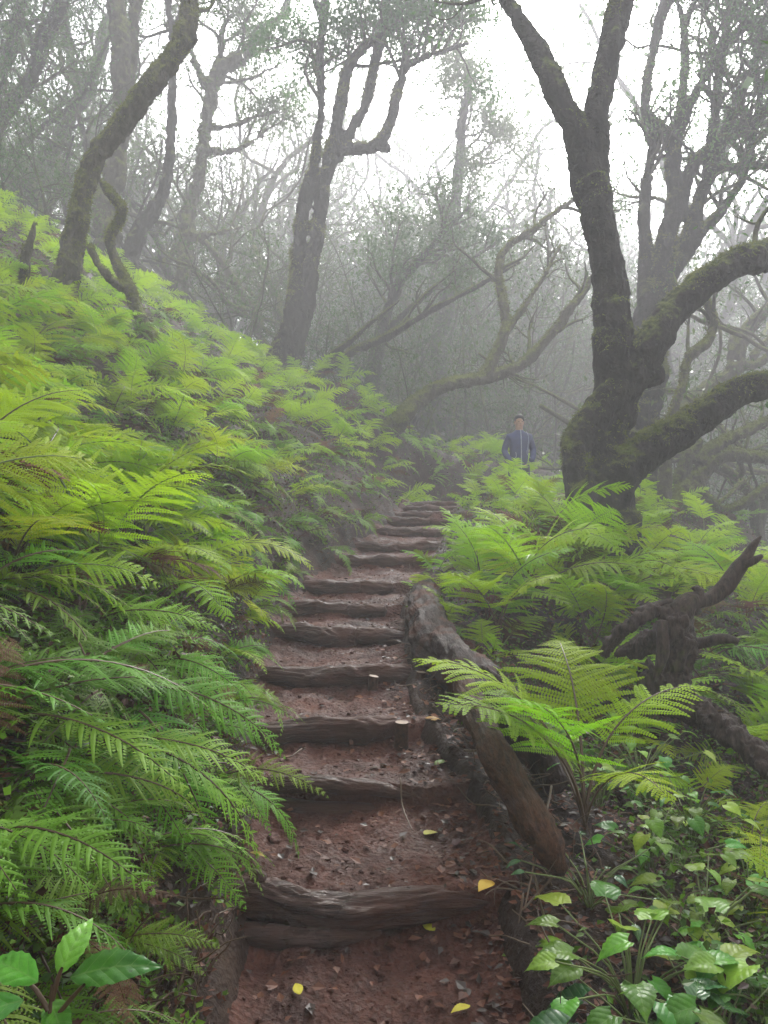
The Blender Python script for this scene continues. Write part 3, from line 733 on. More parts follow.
# ------------------------------------------------------------------ logs of the steps
def log_mesh(P, R, seg, step, lump, lscale, seed, crack=0.10, along=0.35):
    v, f = tube(P, R, seg, step=step, lump=lump, lscale=lscale, seed=seed, along=along)
    return v, f
STEP_LOOK = [
 ('gnarled grey split log across the path, lowest of the steps', -0.47, 0.38, .062, 'log_grey'),
 ('thin worn root like log with a hollow beneath, second step up', -0.50, 0.20, .040, 'log_wet'),
 ('muddy bowed log with a knot, third step up behind the cut peg', -0.42, 0.26, .052, 'log_wet'),
 ('thick log with a short peg against its front, fourth step up', -0.46, 0.42, .054, 'log_wet'),
 ('wavy wet log, fifth step up where the curved log passes', -0.56, 0.44, .056, 'log_wet'),
 ('log step whose right end lies in leaf litter, sixth up', -0.48, 0.30, .052, 'log_wet'),
 ('broad low log, seventh step up beneath the drooping fern tips', -0.52, 0.25, .056, 'log_wet'),
 ('pale wet log beside the head of the curved log, eighth step up', -0.46, 0.46, .057, 'log_wet'),
 ('wet round log, ninth step up in the upper flight', -0.44, 0.44, .056, 'log_wet'),
 ('narrow wet log, tenth step up in the upper flight', -0.42, 0.44, .054, 'log_wet'),
 ('slim dark log, eleventh step up near the head of the flight', -0.42, 0.42, .052, 'log_wet'),
 ('dim log just below the two topmost steps', -0.40, 0.42, .055, 'log_wet'),
 ('dim log, last but one at the head of the steps', -0.38, 0.40, .055, 'log_wet'),
 ('topmost log where the steps vanish among ferns', -0.36, 0.38, .055, 'log_wet')]
for k, (lab, u0, u1, r, m) in enumerate(STEP_LOOK):
    y = STEP_Y[k]; c = pcx(y); lr = random.Random(k * 13 + 1)
    n = 7; P = []; R = []
    for i in range(n):
        t = i / (n - 1); x = u0 + (u1 - u0) * t
        P.append((x, lr.uniform(-0.035, 0.035) + 0.03 * math.sin(t * 3.1) * (1 if k % 2 else -1), lr.uniform(-0.012, 0.012)))
        R.append(r * lr.uniform(0.76, 1.22) * (0.8 if i in (0, n - 1) else 1))
    if k == 0:
        P = [(-.50, .03, .005), (-.36, .0, .03), (-.22, -.02, .0), (-.08, -.03, -.012), (.06, -.02, -.005), (.20, .0, .0), (.33, .02, -.01), (.45, .03, -.04)]
        R = [.035, .060, .052, .048, .044, .045, .042, .025]
    if k == 1:
        P = [(-.5, .03, -.03), (-.36, .0, .0), (-.2, -.03, .022), (-.05, -.03, .012), (.08, .0, -.01), (.2, .03, -.04)]
        R = [.025, .032, .04, .036, .03, .018]
    b = MB(); v, f = tube(P, R, 56 if k < 6 else 36, step=0.010, lump=0.40 if k == 0 else 0.27, lscale=22.0, seed=90 + k, along=0.13 if k == 0 else 0.22, crack=0.2 if k == 0 else 0.09)
    b.add(v, f)
    if k == 0:
        v, f = tube([(-.44, -.05, -.05), (-.3, -.075, -.055), (-.12, -.08, -.06), (.02, -.05, -.07)], [.025, .03, .026, .015], 20, step=0.012, lump=0.35, lscale=9, seed=7); b.add(v, f)
        v, f = tube([(-.36, .0, .06), (-.34, -.01, .095), (-.37, .0, .11)], [.03, .018, .006], 14, step=0.01, lump=0.3, seed=8); b.add(v, f)
    if k == 1:
        v, f = tube([(-.42, .0, -.07), (-.2, -.03, -.085), (.0, -.02, -.09), (.18, .03, -.1)], [.03, .035, .035, .02], 20, step=0.015, lump=0.3, lscale=8, seed=9); b.add(v, f)
    o = b.build('log_step', m)
    o.location = (c, y, STEP_T[k] - r + 0.005); o.rotation_euler = (0, lr.uniform(-.025, .025), lr.uniform(-.05, .05))
    tag(o, lab, 'log step', 'log steps up the path')

def peg(px, py, d, r, h, label, lean=0.006):
    b = MB(); v, f = tube([(0, 0, -0.25), (0, 0, 0), (lean, 0, h)], [r, r, r * 0.95], 18, step=0.02, lump=0.12, lscale=9, seed=int(px), caps=False)
    b.add(v, f, 0)
    # sawn top
    n = len(v) // 18; ring = v[-18:]; cen = ring.mean(0) + [0, 0, 0.002]
    b.add(np.vstack([ring, cen]), [(18, j, (j + 1) % 18) for j in range(18)], 1)
    p = at(px, py, d); o = b.build('wooden_peg', ['log_side', 'cut_wood']); o.location = (p[0], p[1], p[2] - h); tag(o, label, 'peg', 'pegs holding the steps')
peg(401, 722, STEP_Y[2] - 0.085, 0.030, 0.14, 'tallest sawn peg, at the right end of the third log', 0.004)
peg(373, 676, STEP_Y[3] - 0.10, 0.026, 0.06, 'small round peg against the front of the fourth log')
peg(420, 672, STEP_Y[3] - 0.09, 0.030, 0.09, 'squat peg at the right end of the fourth log')

# retaining logs on the right of the path
def side_log(pts, label, seed, m='log_side', lump=0.22, name='retaining_log', seg=36):
    P = [at(a, b_, d) for a, b_, d, r in pts]; R = [r for *_, r in pts]; o0 = P[0].copy()
    b = MB(); v, f = tube(np.array(P) - o0, R, 64, step=0.014, lump=0.22, lscale=15, seed=seed, along=0.3, crack=0.06); b.add(v, f)
    o = b.build(name, m); o.location = o0; return tag(o, label, 'log', 'retaining logs beside the steps')
side_log([(446, 568, 6.6, .05), (432, 580, 6.15, .09), (423, 606, 5.25, .115), (433, 638, 4.55, .13), (458, 668, 4.05, .13), (494, 700, 3.68, .115), (530, 744, 3.32, .09), (556, 786, 3.1, .05)],
         'thick dark log curving down beside the upper steps', 71, 'log_dark')
side_log([(464, 688, 3.5, .056), (480, 722, 3.2, .062), (503, 766, 2.82, .064), (528, 812, 2.55, .060), (548, 846, 2.40, .050), (562, 872, 2.36, .026)],
         'straight brown log with mossy ends slanting below the curved log', 73)

# ------------------------------------------------------------------ fallen wood at the right
def stump():
    d = 4.3; root = empty('fallen_tree', at(650, 670, d)); o0 = np.array(root.location)
    def limb(L, seed, seg=26, lump=0.28):
        P = [at(q[0], q[1], d + (q[3] if len(q) > 3 else 0)) - o0 for q in L]; R = [q[2] * d / F for q in L]
        return tube(P, R, seg, step=0.025, lump=lump, lscale=6, seed=seed, wob=0.5)
    b = MB()
    for i, L in enumerate([
        [(602, 650, 6, .1), (616, 630, 9, .05), (636, 615, 10), (660, 608, 9), (676, 622, 12), (680, 645, 14), (672, 675, 15), (672, 705, 16, .1)],
        [(612, 652, 6, .25), (634, 648, 11, .2), (656, 640, 12, .1), (676, 630, 9)],
        [(650, 672, 12), (690, 698, 16, -.1), (730, 730, 16, -.3), (775, 768, 16, -.5), (830, 820, 16, -.8)],
        [(640, 664, 8, .2), (665, 690, 12, .2), (720, 716, 8, .1), (768, 756, 7, 0)],
        ]):
        v, f = limb(L, 200 + i, lump=0.55); b.add(v, f)
    me = remesh(b.mesh('trunk', ['stump_wood']), 0.010, 0.018, 14, 4, 0.005, 0.9); link('trunk', me, root)
    for i, L in enumerate([
        [(672, 640, 14), (690, 608, 12), (712, 602, 8), (730, 588, 8.5), (742, 570, 7.5), (750, 556, 5.5), (755, 545, 4), (761, 536, 1.5)],
        [(740, 566, 5), (752, 561, 4), (761, 556, 2)],
        [(690, 612, 8), (694, 598, 7), (699, 590, 5), (692, 588, 2)],
        [(680, 645, 8), (700, 642, 5.5), (722, 637, 5, -.1), (738, 640, 2.5, -.15)],
        [(640, 612, 9), (660, 603, 5), (672, 600, 2)], [(660, 620, 5, -.1), (662, 650, 5, -.12), (654, 680, 2, -.1)]]):
        v, f = limb(L, 230 + i, 18); b = MB(); b.add(v, f); b.build('branch', 'stump_wood', root)
    tag(root, 'weathered fallen trunk with torn root end and an upturned broken branch', 'fallen tree')
stump()

# ------------------------------------------------------------------ ferns
def frond_mesh(name, kind, seed, mats, upright=False):
    r = np.random.RandomState(seed); mb = MB()
    bright = kind == 'bright'
    npin = 19 if bright else 17; stipe = r.uniform(0.22, 0.34) if bright else r.uniform(0.12, 0.2)
    e0, e1 = (math.radians(r.uniform(58, 78)), math.radians(r.uniform(-38, -5))) if bright else (math.radians(r.uniform(45, 65)), math.radians(r.uniform(-65, -30)))
    if upright: e0, e1, stipe = math.radians(r.uniform(74, 84)), math.radians(r.uniform(-25, 25)), r.uniform(.36, .46)
    W = (0.33 if bright else 0.27) * r.uniform(0.88, 1.12)
    n = 40; th = e0 + (e1 - e0) * np.linspace(0, 1, n) ** (1.1 if bright else 0.8)
    side = np.cumsum(r.normal(0, 0.02, n)); yaw = side
    T = np.stack([np.cos(th) * np.cos(yaw), np.cos(th) * np.sin(yaw), np.sin(th)], -1)
    P = np.concatenate([[np.zeros(3)], np.cumsum(T[:-1] / n, axis=0)])
    def pos(t):
        i = t * (n - 1); a = int(min(i, n - 2)); w = i - a
        return P[a] * (1 - w) + P[a + 1] * w, T[a] * (1 - w) + T[a + 1] * w
    v, f = tube(P[::4], np.linspace(0.0085, 0.0015, len(P[::4])), 5, step=0.04, caps=False); mb.add(v, f, 1)
    quads = []
    for k in range(npin):
        u = (k / (npin - 1)) ** 0.86; t = stipe + (1 - stipe) * u * 0.985
        base, tan = pos(t); tan = tan / np.linalg.norm(tan)
        B = np.cross(tan, [0, 0, 1]); B /= np.linalg.norm(B); N = np.cross(B, tan)      # B to the side, N up out of the frond
        prof = (1 - u) ** 0.75 * (0.72 + 0.28 * min(1, u / 0.15)) + 0.03
        for sd in (-1, 1):
            if r.rand() < 0.07: continue
            L = W * prof * r.uniform(0.88, 1.1)
            fw = (0.30 if bright else 0.42) + 0.35 * u + r.normal(0, 0.05); lift = r.normal(0.10, 0.12); droop = (0.55 if bright else 0.5) * r.uniform(0.6, 1.5)
            m = max(4, int(L / (0.0125 if bright else 0.017))); 
            p = base.copy(); dirv = B * sd + tan * fw + N * lift; dirv /= np.linalg.norm(dirv)
            st = L / m
            for j in range(m):
                vv = (j + 0.5) / m
                dj = dirv + tan * 0.25 * vv - np.array([0, 0, 1]) * droop * vv ** 1.3; dj /= np.linalg.norm(dj)
                S = np.cross(N, dj); S /= np.linalg.norm(S); Nn = np.cross(dj, S)
                q = p + dj * st; p2 = q
                pl = (0.023 if bright else 0.036) * (1 - vv) ** 0.6 * min(1, 0.55 + 2.2 * L) * (0.5 + 0.5 * min(1, L / 0.12)) + 0.004
                # midrib sliver
                hw = 0.0016
                mb.v.append(np.array([p - S * hw, q - S * hw * .6, q + S * hw * .6, p + S * hw])); mb.f.append((mb.n, mb.n + 1, mb.n + 2, mb.n + 3)); mb.m.append(0); mb.n += 4
                for s2 in (-1, 1):
                    dl = S * s2 + dj * 0.35 - Nn * r.uniform(0.05, 0.35); dl /= np.linalg.norm(dl)
                    wd = st * (0.47 if bright else 0.40)
                    if bright:
                        a = p - dj * wd * 0.0; quad = np.array([p, p + dl * pl * 0.55 - dj * wd * 0.9, p + dl * pl, p + dl * pl * 0.35 + dj * wd * 1.35])
                        mb.v.append(quad); mb.f.append((mb.n, mb.n + 1, mb.n + 2, mb.n + 3)); mb.m.append(0); mb.n += 4
                    else:
                        nl = max(2, int(pl / 0.011))
                        for h in range(nl):
                            w3 = (h + 0.3) / nl; c0 = p + dl * pl * w3; ll = st * 0.62 * (1 - w3) ** 0.6 + 0.002; bw = pl / nl * 0.42
                            if h == nl - 1:
                                quad = np.array([c0 - dj * bw, c0 + dl * pl / nl * 0.9, c0 + dj * bw, c0 - dl * bw]); qs = [quad]
                            else:
                                qs = [np.array([c0 - dl * bw, c0 + dj * s3 * ll * 0.6 - dl * bw * 0.8, c0 + dj * s3 * ll + dl * bw * 0.6, c0 + dl * bw]) for s3 in (-1, 1)]
                            for quad in qs:
                                mb.v.append(quad); mb.f.append((mb.n, mb.n + 1, mb.n + 2, mb.n + 3)); mb.m.append(0); mb.n += 4
                p = p2
    return mb.mesh(name, mats, smooth=False)

FR_B = [frond_mesh('bright_frond', 'bright', 400 + i, ['fern_bright', 'stem_green']) for i in range(6)]
FR_D = [frond_mesh('deep_frond', 'deep', 500 + i, ['fern_deep', 'stem_brown']) for i in range(5)]
FR_U = [frond_mesh('bright_frond', 'bright', 450 + i, ['fern_bright', 'stem_brown'], True) for i in range(4)]
FR_X = []
for i in range(3):
    m_ = FR_B[i].copy(); m_.materials.clear(); m_.materials.append(M['fern_dead']); m_.materials.append(M['stem_dark']); FR_X.append(m_)

SLOPE_L = Vector((0.62, -0.12, 1)).normalized()
def frond_xform(i, n, fr, size, bias, tilt_n):
    """rotation of one frond in its plant: mostly towards the light, downhill and to the path"""
    a = bias + fr.gauss(0, 0.95) if fr.random() < 0.72 else fr.uniform(0, 6.28)
    s = size * fr.uniform(0.55, 1.2)
    up = Vector((0, 0, 1)).lerp(tilt_n, 0.55).normalized()
    q = Vector((0, 0, 1)).rotation_difference(up)
    e = Euler((fr.uniform(-.5, .5), fr.uniform(-.4, .3), a))
    return q.to_matrix() @ e.to_matrix(), s

fern_spots = []
fr = random.Random(21)
def try_spot(x, y, rad, cell={}):
    for (a, b, r2, *_ ) in fern_spots:
        if abs(a - x) < rad and abs(b - y) < rad and math.hypot(a - x, b - y) < rad: return False
    return True
def region(x, y):
    c = x - float(pcx(y)); hw = float(phw(y))
    return c, hw
n_try = 0
while n_try < 26000:
    n_try += 1
    y = 0.75 + 17 * fr.random() ** 1.5; t = fr.uniform(-0.66, 0.66); x = t * y + fr.uniform(-.25, .25)
    c, hw = region(x, y)
    if -hw - 0.06 < c < hw + 0.16 and y < 12: continue
    if c > 0 and y < 2.3: continue                       # broad leaved plants stand there
    if c > 0 and c < hw + 0.75 and y < 4.3: continue     # logs and trodden soil
    if y > 10.5 and math.hypot(x - 2.25, y - 13) < 0.75: continue
    if 11.5 < y < 14.5 and 0.6 < x < 4 and abs(y - (12.3 + (x - 1.2) * 0.5)) < 0.5: continue
    if y < 1.15 and c > -0.85: continue
    if math.hypot(x - 2.2, y - 8) < 0.4: continue
    if x > 0.95 and 2.5 < y < 4.75 and fr.random() < 0.965: continue
    rad = (0.125 if c < 0 else 0.22) + 0.026 * y
    if not try_spot(x, y, rad): continue
    fern_spots.append((x, y, rad))
for i_ in range(26):
    for t_ in range(40):
        x = fr.uniform(-0.5, 2.6); y = fr.uniform(11.9, 14.6)
        if try_spot(x, y, 0.33) and min(math.hypot(x - a, y - b) for a, b in zip(np.interp(np.linspace(0, 4, 40), range(5), CONT[:, 0]), np.interp(np.linspace(0, 4, 40), range(5), CONT[:, 1]))) > 0.42 and math.hypot(x - 2.25, y - 13) > 0.6:
            fern_spots.append((x, y, .33)); break
# what shows largest comes first
fern_spots.sort(key=lambda s: s[1])
N_IND = 290
cover = []
def fern_kind(x, y):
    v = float(vn(np.array([[x * 0.9, y * 0.7, 3.0]]), 4)[0]) + fr.uniform(-.5, .5)
    c, hw = region(x, y)
    if c < 0:
        d = -c - hw
        return 'deep' if v + 0.75 * math.exp(-d / 0.45) - 0.12 > 0.22 - 0.0 else 'bright'
    return 'deep' if v > 0.35 else 'bright'
ORD = ['lowest', 'second', 'third', 'fourth', 'fifth', 'sixth', 'seventh', 'eighth', 'ninth', 'tenth', 'eleventh', 'twelfth', 'thirteenth', 'topmost']
NUM = {4: 'four', 5: 'five', 6: 'six', 7: 'seven', 8: 'eight'}
def fern_label(x, y, kind, nf, size, dead):
    c, hw = region(x, y); d = abs(c) - hw
    look = {'bright': 'yellow green fern', 'deep': 'deep green lacy fern'}[kind]
    big = 'large ' if size > 0.85 else ('small ' if size < 0.5 else '')
    k = min(range(14), key=lambda q: abs(STEP_Y[q] - y)); st = ORD[k] + ' step'
    if c < 0:
        place = f'overhanging the {st} from the left' if d < 0.4 else (f'on the bank just left of the {st}' if d < 1.1 else (f'midway up the bank left of the {st}' if d < 2.2 else (f'high on the bank left of the {st}' if y < 9 else 'at the top of the left bank below the trees')))
    else:
        place = 'beside the fallen trunk on the right' if y < 4.8 and d > 0.7 else (f'edging the right side of the {st}' if d < 0.6 and y < 11 else ('around the foot of the great forked tree' if math.hypot(x - 2.2, y - 8) < 1.3 else ('down the slope right of the steps' if y < 8 else 'behind the great forked tree')))
    lab = f"{big}{look} of {NUM[nf]} fronds{', one withered,' if dead == 1 else ''} {place}"
    lab = lab if len(lab.split()) <= 16 else f"{big}{look}{' partly withered' if dead == 1 else ''} {place}"
    return lab, look + 's ' + place
for i, (x, y, rad) in enumerate(fern_spots):
    kind = fern_kind(x, y); c, hw = region(x, y)
    nf = fr.randint(5, 7) if y < 9 else fr.randint(4, 6)
    size = (0.75 if kind == 'bright' else 0.66) * fr.uniform(0.8, 1.2) * (1.0 if y < 7 else 0.86)
    if y > 11.4: pass
    elif c < 0 and -c - hw < 0.35: size *= 0.68 if y < 4.5 else 0.72
    elif c < 0 and -c - hw < 0.65 and y > 3: size *= 0.85
    if 0 < c < hw + 0.45 and y < 11.4: size *= 0.62
    elif c < 0 and -c - hw < 0.6 and y < 3: size *= 0.9
    if c > 0: size *= 0.95 if y > 4.6 else 0.75
    if y < 1.7: size *= 0.9
    if c > 0.9 and y > 5: size *= 1.2
    if 1.3 < x < 2.7 and 6.2 < y < 7.7: size *= 1.25
    bias = -0.45 if c < 0 else -1.2
    tiltn = SLOPE_L if c < 0 else Vector((0.25, -0.1, 1)).normalized()
    zg = gz(x, y) - 0.02
    pool = (FR_B + FR_U[:3] if c < 0 else FR_B + FR_U * 2) if kind == 'bright' else FR_D
    items = []
    for k in range(nf):
        R_, s = frond_xform(k, nf, fr, size, bias, tiltn); dead = fr.random() < 0.13
        items.append((fr.choice(FR_X) if dead else fr.choice(pool), R_, s * (0.75 if dead else 1), dead))
    if i < N_IND:
        root = empty('fern', (x, y, zg)); lab, grp = fern_label(x, y, kind, nf, size, sum(q[3] for q in items)); tag(root, lab, 'fern', grp)
        for me, R_, s, dead in items:
            o = link('frond', me, root); o.matrix_local = Matrix.Translation((fr.uniform(-.03, .03), fr.uniform(-.03, .03), 0)) @ R_.to_4x4() @ Matrix.Scale(s, 4)
            if dead: o['label'] = 'withered brown frond'
    else:
        for me, R_, s, dead in items: cover.append((me, Matrix.Translation((x, y, zg)) @ R_.to_4x4() @ Matrix.Scale(s, 4)))
import sys; sys.stderr.write(f'ferns {len(fern_spots)} cover {len(cover)} last y {fern_spots[-1][1]} ind y {fern_spots[N_IND][1]}\n')
def mesh_arrays(me):
    nv = len(me.vertices); co = np.empty(nv * 3); me.vertices.foreach_get('co', co)
    nl = len(me.loops); li = np.empty(nl, dtype=np.int32); me.loops.foreach_get('vertex_index', li)
    npoly = len(me.polygons); mi = np.empty(npoly, dtype=np.int32); me.polygons.foreach_get('material_index', mi)
    return co.reshape(-1, 3), li, mi
def merge(name, items, mats, slot_of, kind_tag):
    cache = {}; V = []; LI = []; MI = []; off = 0
    for me, mx in items:
        if me.name not in cache: cache[me.name] = mesh_arrays(me)
        co, li, mi = cache[me.name]; A = np.array(mx)
        V.append(co @ A[:3, :3].T + A[:3, 3]); LI.append(li + off); off += len(co); MI.append(mi + slot_of(me))
    V = np.concatenate(V); LI = np.concatenate(LI); MI = np.concatenate(MI)
    me = bpy.data.meshes.new(name); me.vertices.add(len(V)); me.vertices.foreach_set('co', V.ravel())
    me.loops.add(len(LI)); me.loops.foreach_set('vertex_index', LI.astype(np.int32)); npoly = len(LI) // 4
    me.polygons.add(npoly); me.polygons.foreach_set('loop_start', np.arange(npoly, dtype=np.int32) * 4)
    for m in mats: me.materials.append(M[m])
    me.polygons.foreach_set('material_index', MI.astype(np.int32)); me.update(calc_edges=True); me.validate()
    return link(name, me)
if cover:
    mt = ['fern_bright', 'stem_green', 'fern_deep', 'stem_brown', 'fern_dead', 'stem_dark']
    def slot(me): return 0 if me.name.startswith('bright') and me.materials[0].name == 'fern_bright' else (2 if me.materials[0].name == 'fern_deep' else 4)
    # far fronds: at most 700 spread over the upper bank
    tag(merge('fern_cover', cover[:2600], mt, slot, None), 'distant mass of ferns covering the upper slope', 'ferns', kind='stuff')

# ---- low leafy ground cover, moss and litter: beyond counting
def cover_leaves(name, n, fn, size, mats, label, cat, flat_=0.5, seed=1, layers=0.16):
    r = np.random.RandomState(seed); pts = []
    X = []; Y = []
    while len(X) < n:
        y = 0.9 + 15 * r.rand(20000) ** 1.7; x = r.uniform(-0.62, 0.62, 20000) * y
        k = fn(x, y, r); X += list(x[k]); Y += list(y[k])
    X = np.array(X[:n]); Y = np.array(Y[:n]); Z = ground(X, Y)
    pth = (np.abs(X - pcx(Y)) < phw(Y)) & (Y < 12.2); Z = np.where(pth, path_surface(X, Y) + 0.003, Z)
    Z = Z + r.rand(n) ** 2 * layers + 0.004
    D = r.normal(0, 1, (n, 3)); D[:, 2] = D[:, 2] * flat_; D /= np.linalg.norm(D, axis=1)[:, None]
    S = np.cross(D, r.normal(0, flat_, (n, 3)) + [0, 0, 1]); S /= np.linalg.norm(S, axis=1)[:, None]
    N = np.cross(S, D); C = np.stack([X, Y, Z], -1); L = size * r.uniform(0.5, 1.5, (n, 1)) * (1 + 0.06 * Y[:, None])
    v = np.stack([C, C + D * L * .35 + S * L * .34 + N * L * .08, C + D * L, C + D * L * .35 - S * L * .34 + N * L * .08], 1).reshape(-1, 3)
    mb = MB(); mb.v = [v]; mb.n = len(v); mb.f = [(4 * i, 4 * i + 1, 4 * i + 2, 4 * i + 3) for i in range(n)]
    mb.m = list(r.randint(0, len(mats), n)); o = mb.build(name, mats, smooth=False)
    return tag(o, label, cat, kind='stuff')
def off_path(x, y, r, m=0.03):
    c = x - pcx(y); return (np.abs(c) > phw(y) + m) | (y > 12.3)
def cover_fn(x, y, r):
    c = x - pcx(y); d = np.abs(c) - phw(y)
    bare = (c > 0) & (y < 4.4) & (d < 0.45)
    k = off_path(x, y, r, 0.06) & (~bare | (r.rand(len(x)) < 0.05)) & (vn(xy(x, y, 3.0), 31) + r.uniform(-.4, .5, len(x)) > -0.2)
    return k & ~((np.hypot(x - 2.25, y - 13) < 0.5))
cover_leaves('ground_cover', 80000, cover_fn, 0.021, ['cover_leaf', 'cover_leaf', 'fern_deep', 'brown_leaf'], 'low small leaved plants and moss covering the slopes', 'ground cover', 0.7, 1, 0.20)
def edge_fn(x, y, r):
    c = x - pcx(y); d = -c - phw(y)
    return (d > -0.03) & (d < 0.38) & (y < 5) & (vn(xy(x, y, 9.0), 41) > -0.45)
cover_leaves('ground_cover', 9000, edge_fn, 0.017, ['cover_leaf', 'fern_deep', 'brown_leaf', 'cover_leaf', 'fern_dead'], 'small creeping plants on the cut earth edge left of the lowest steps', 'ground cover', 0.9, 4, 0.05)
def litter_fn(x, y, r):
    c = x - pcx(y); d = np.abs(c) - phw(y); on = d < 0
    right = (c > 0) & (d > -0.17) & (y < 6)
    p = np.where(on, 0.12 + 0.35 * (c > 0.22) * (y < 4) , 0.5) + 0.5 * right
    return (r.rand(len(x)) < p)
cover_leaves('leaf_litter', 26000, litter_fn, 0.026, ['brown_leaf', 'fern_dead', 'stem_dark', 'brown_leaf'], 'wet brown leaf litter beside the steps', 'leaf litter', 0.25, 2, 0.012)

def clods(n, seed):
    r = np.random.RandomState(seed); bm = bmesh.new(); bmesh.ops.create_icosphere(bm, subdivisions=1, radius=1)
    V = np.array([q.co for q in bm.verts]); Fc = [tuple(q.index for q in a.verts) for a in bm.faces]; bm.free(); mb = MB()
    for i in range(n):
        y = 1.3 + 6 * r.rand() ** 1.5; u = r.uniform(-1.1, 1.25); x = pcx(y) + u * phw(y)
        z = float(path_surface(x, y)) if abs(u) < 1.02 else gz(x, y); sz = 0.003 + 0.010 * r.rand() ** 4
        v = V * (1 + r.uniform(-.3, .3, (len(V), 1))) * [sz, sz * r.uniform(.6, 1), sz * r.uniform(.4, .8)]
        mb.add(v + [x, y, z + sz * .1], Fc)
    tag(mb.build('path_debris', 'path_soil'), 'small clods and grit trodden into the path', 'grit', kind='stuff')
clods(2600, 5)
def small_stems(name, n, seed, label):
    r = np.random.RandomState(seed); mb = MB()
    for i in range(n):
        y = 1.3 + 9 * r.rand() ** 1.6; c = r.choice([-1, 1]); x = pcx(y) + c * (phw(y) + r.rand() ** 1.4 * (0.5 if c < 0 else 0.8)); z = gz(x, y)
        a = r.uniform(0, 6.28); L = r.uniform(0.06, 0.22); d = np.array([math.cos(a), math.sin(a), r.uniform(-.2, .8)])
        P = [np.array([x, y, z + 0.01])]
        for k in range(4): d = d + r.normal(0, .35, 3); d /= np.linalg.norm(d); P.append(P[-1] + d * L / 4)
        v, f = tube(P, np.linspace(.0035, .0012, 5) * r.uniform(.6, 1.3), 4, step=.06, caps=False); mb.add(v, f)
    return tag(mb.build(name, 'stem_brown'), label, 'twigs', kind='stuff')
small_stems('root_tangle', 1500, 3, 'tangle of thin roots and dead stems along both banks of the path')

# ------------------------------------------------------------------ broad leaved plants
def leaf_blade(kind, seed):
    """heart or oval blade, toothed, folded along the midrib; base at the origin, length 1 along +X"""
    r = np.random.RandomState(seed); n = 15; mb = []
    t = np.linspace(0, 1, n)
    if kind == 'heart': w = 0.40 * np.sin(np.pi * np.clip(t * 0.92 + 0.10, 0, 1)) ** 0.62 * (1 - t ** 2.5)
    else: w = 0.23 * np.sin(np.pi * t ** 0.8) ** 0.9 * (1 - 0.25 * t ** 3)
    w = w * (1 + 0.045 * np.where(np.arange(n) % 2, 1, -1) * (t > 0.1)); w[-1] = 0.002; w[0] = max(w[0], 0.02) if kind == 'heart' else 0.008
    rows = []
    for i in range(n):
        z0 = 0.10 * math.sin(t[i] * 2.6) - 0.22 * t[i] ** 2; row = []
        for s in (-1, -0.66, -0.33, 0, 0.33, 0.66, 1):
            back = -0.12 * abs(s) ** 2 * (1 - t[i]) if kind == 'heart' else 0
            row.append((t[i] + back, s * w[i], z0 + 0.16 * abs(s) * w[i] * 2 - 0.10 * abs(s) ** 3 * w[i] * 2 + r.normal(0, 0.006) + 0.012 * math.cos(t[i] * 40 + abs(s) * 6)))
        rows += row
    b = MB(); b.add(rows, grid_faces(n, 7)); return b
BL = {k: [leaf_blade(k, 600 + i) for i in range(3)] for k in ('heart', 'oval')}
BLM = {}
for k in BL:
    M.setdefault('lime_leaf', leaf_mat('lime_leaf', (0.2, 0.36, 0.03), (0.3, 0.46, 0.05), 0.35, 0.4, 0.1, veins=True, scale=5))
    for mname in ('broad_leaf', 'glossy_leaf', 'lime_leaf', 'yellow_leaf', 'brown_leaf'):
        BLM[k, mname] = [b.mesh(f'{k}_blade', [mname]) for b in BL[k]]

def leafy_plant(name, loc, n, h, spread, size, kind, mname, label, cat, seed, group=None, stem='stem_green', lean=(0, 0), sub=None):
    r = random.Random(seed); root = empty(name, loc)
    for i in range(n):
        a = r.uniform(0, 6.28); rr = spread * r.random() ** 0.6; tip = np.array([math.cos(a) * rr + lean[0], math.sin(a) * rr + lean[1], h * r.uniform(0.45, 1.1)])
        P = [(0, 0, -0.02), (tip[0] * 0.3, tip[1] * 0.3, tip[2] * 0.6), tuple(tip)]
        b = MB(); v, f = tube(P, [0.0035, 0.0028, 0.002], 5, step=0.04, caps=False); b.add(v, f); st = b.build('stem', stem, root)
        mm = mname if (not sub or r.random() > 0.25) else sub
        o = link('leaf', r.choice(BLM[kind, mm]), root); s = size * r.uniform(0.65, 1.2)
        o.location = tip; o.rotation_euler = (r.uniform(-.35, .35), r.uniform(-.1, .5), a + r.uniform(-.6, .6)); o.scale = (s, s, s)
    return tag(root, label, cat, group)

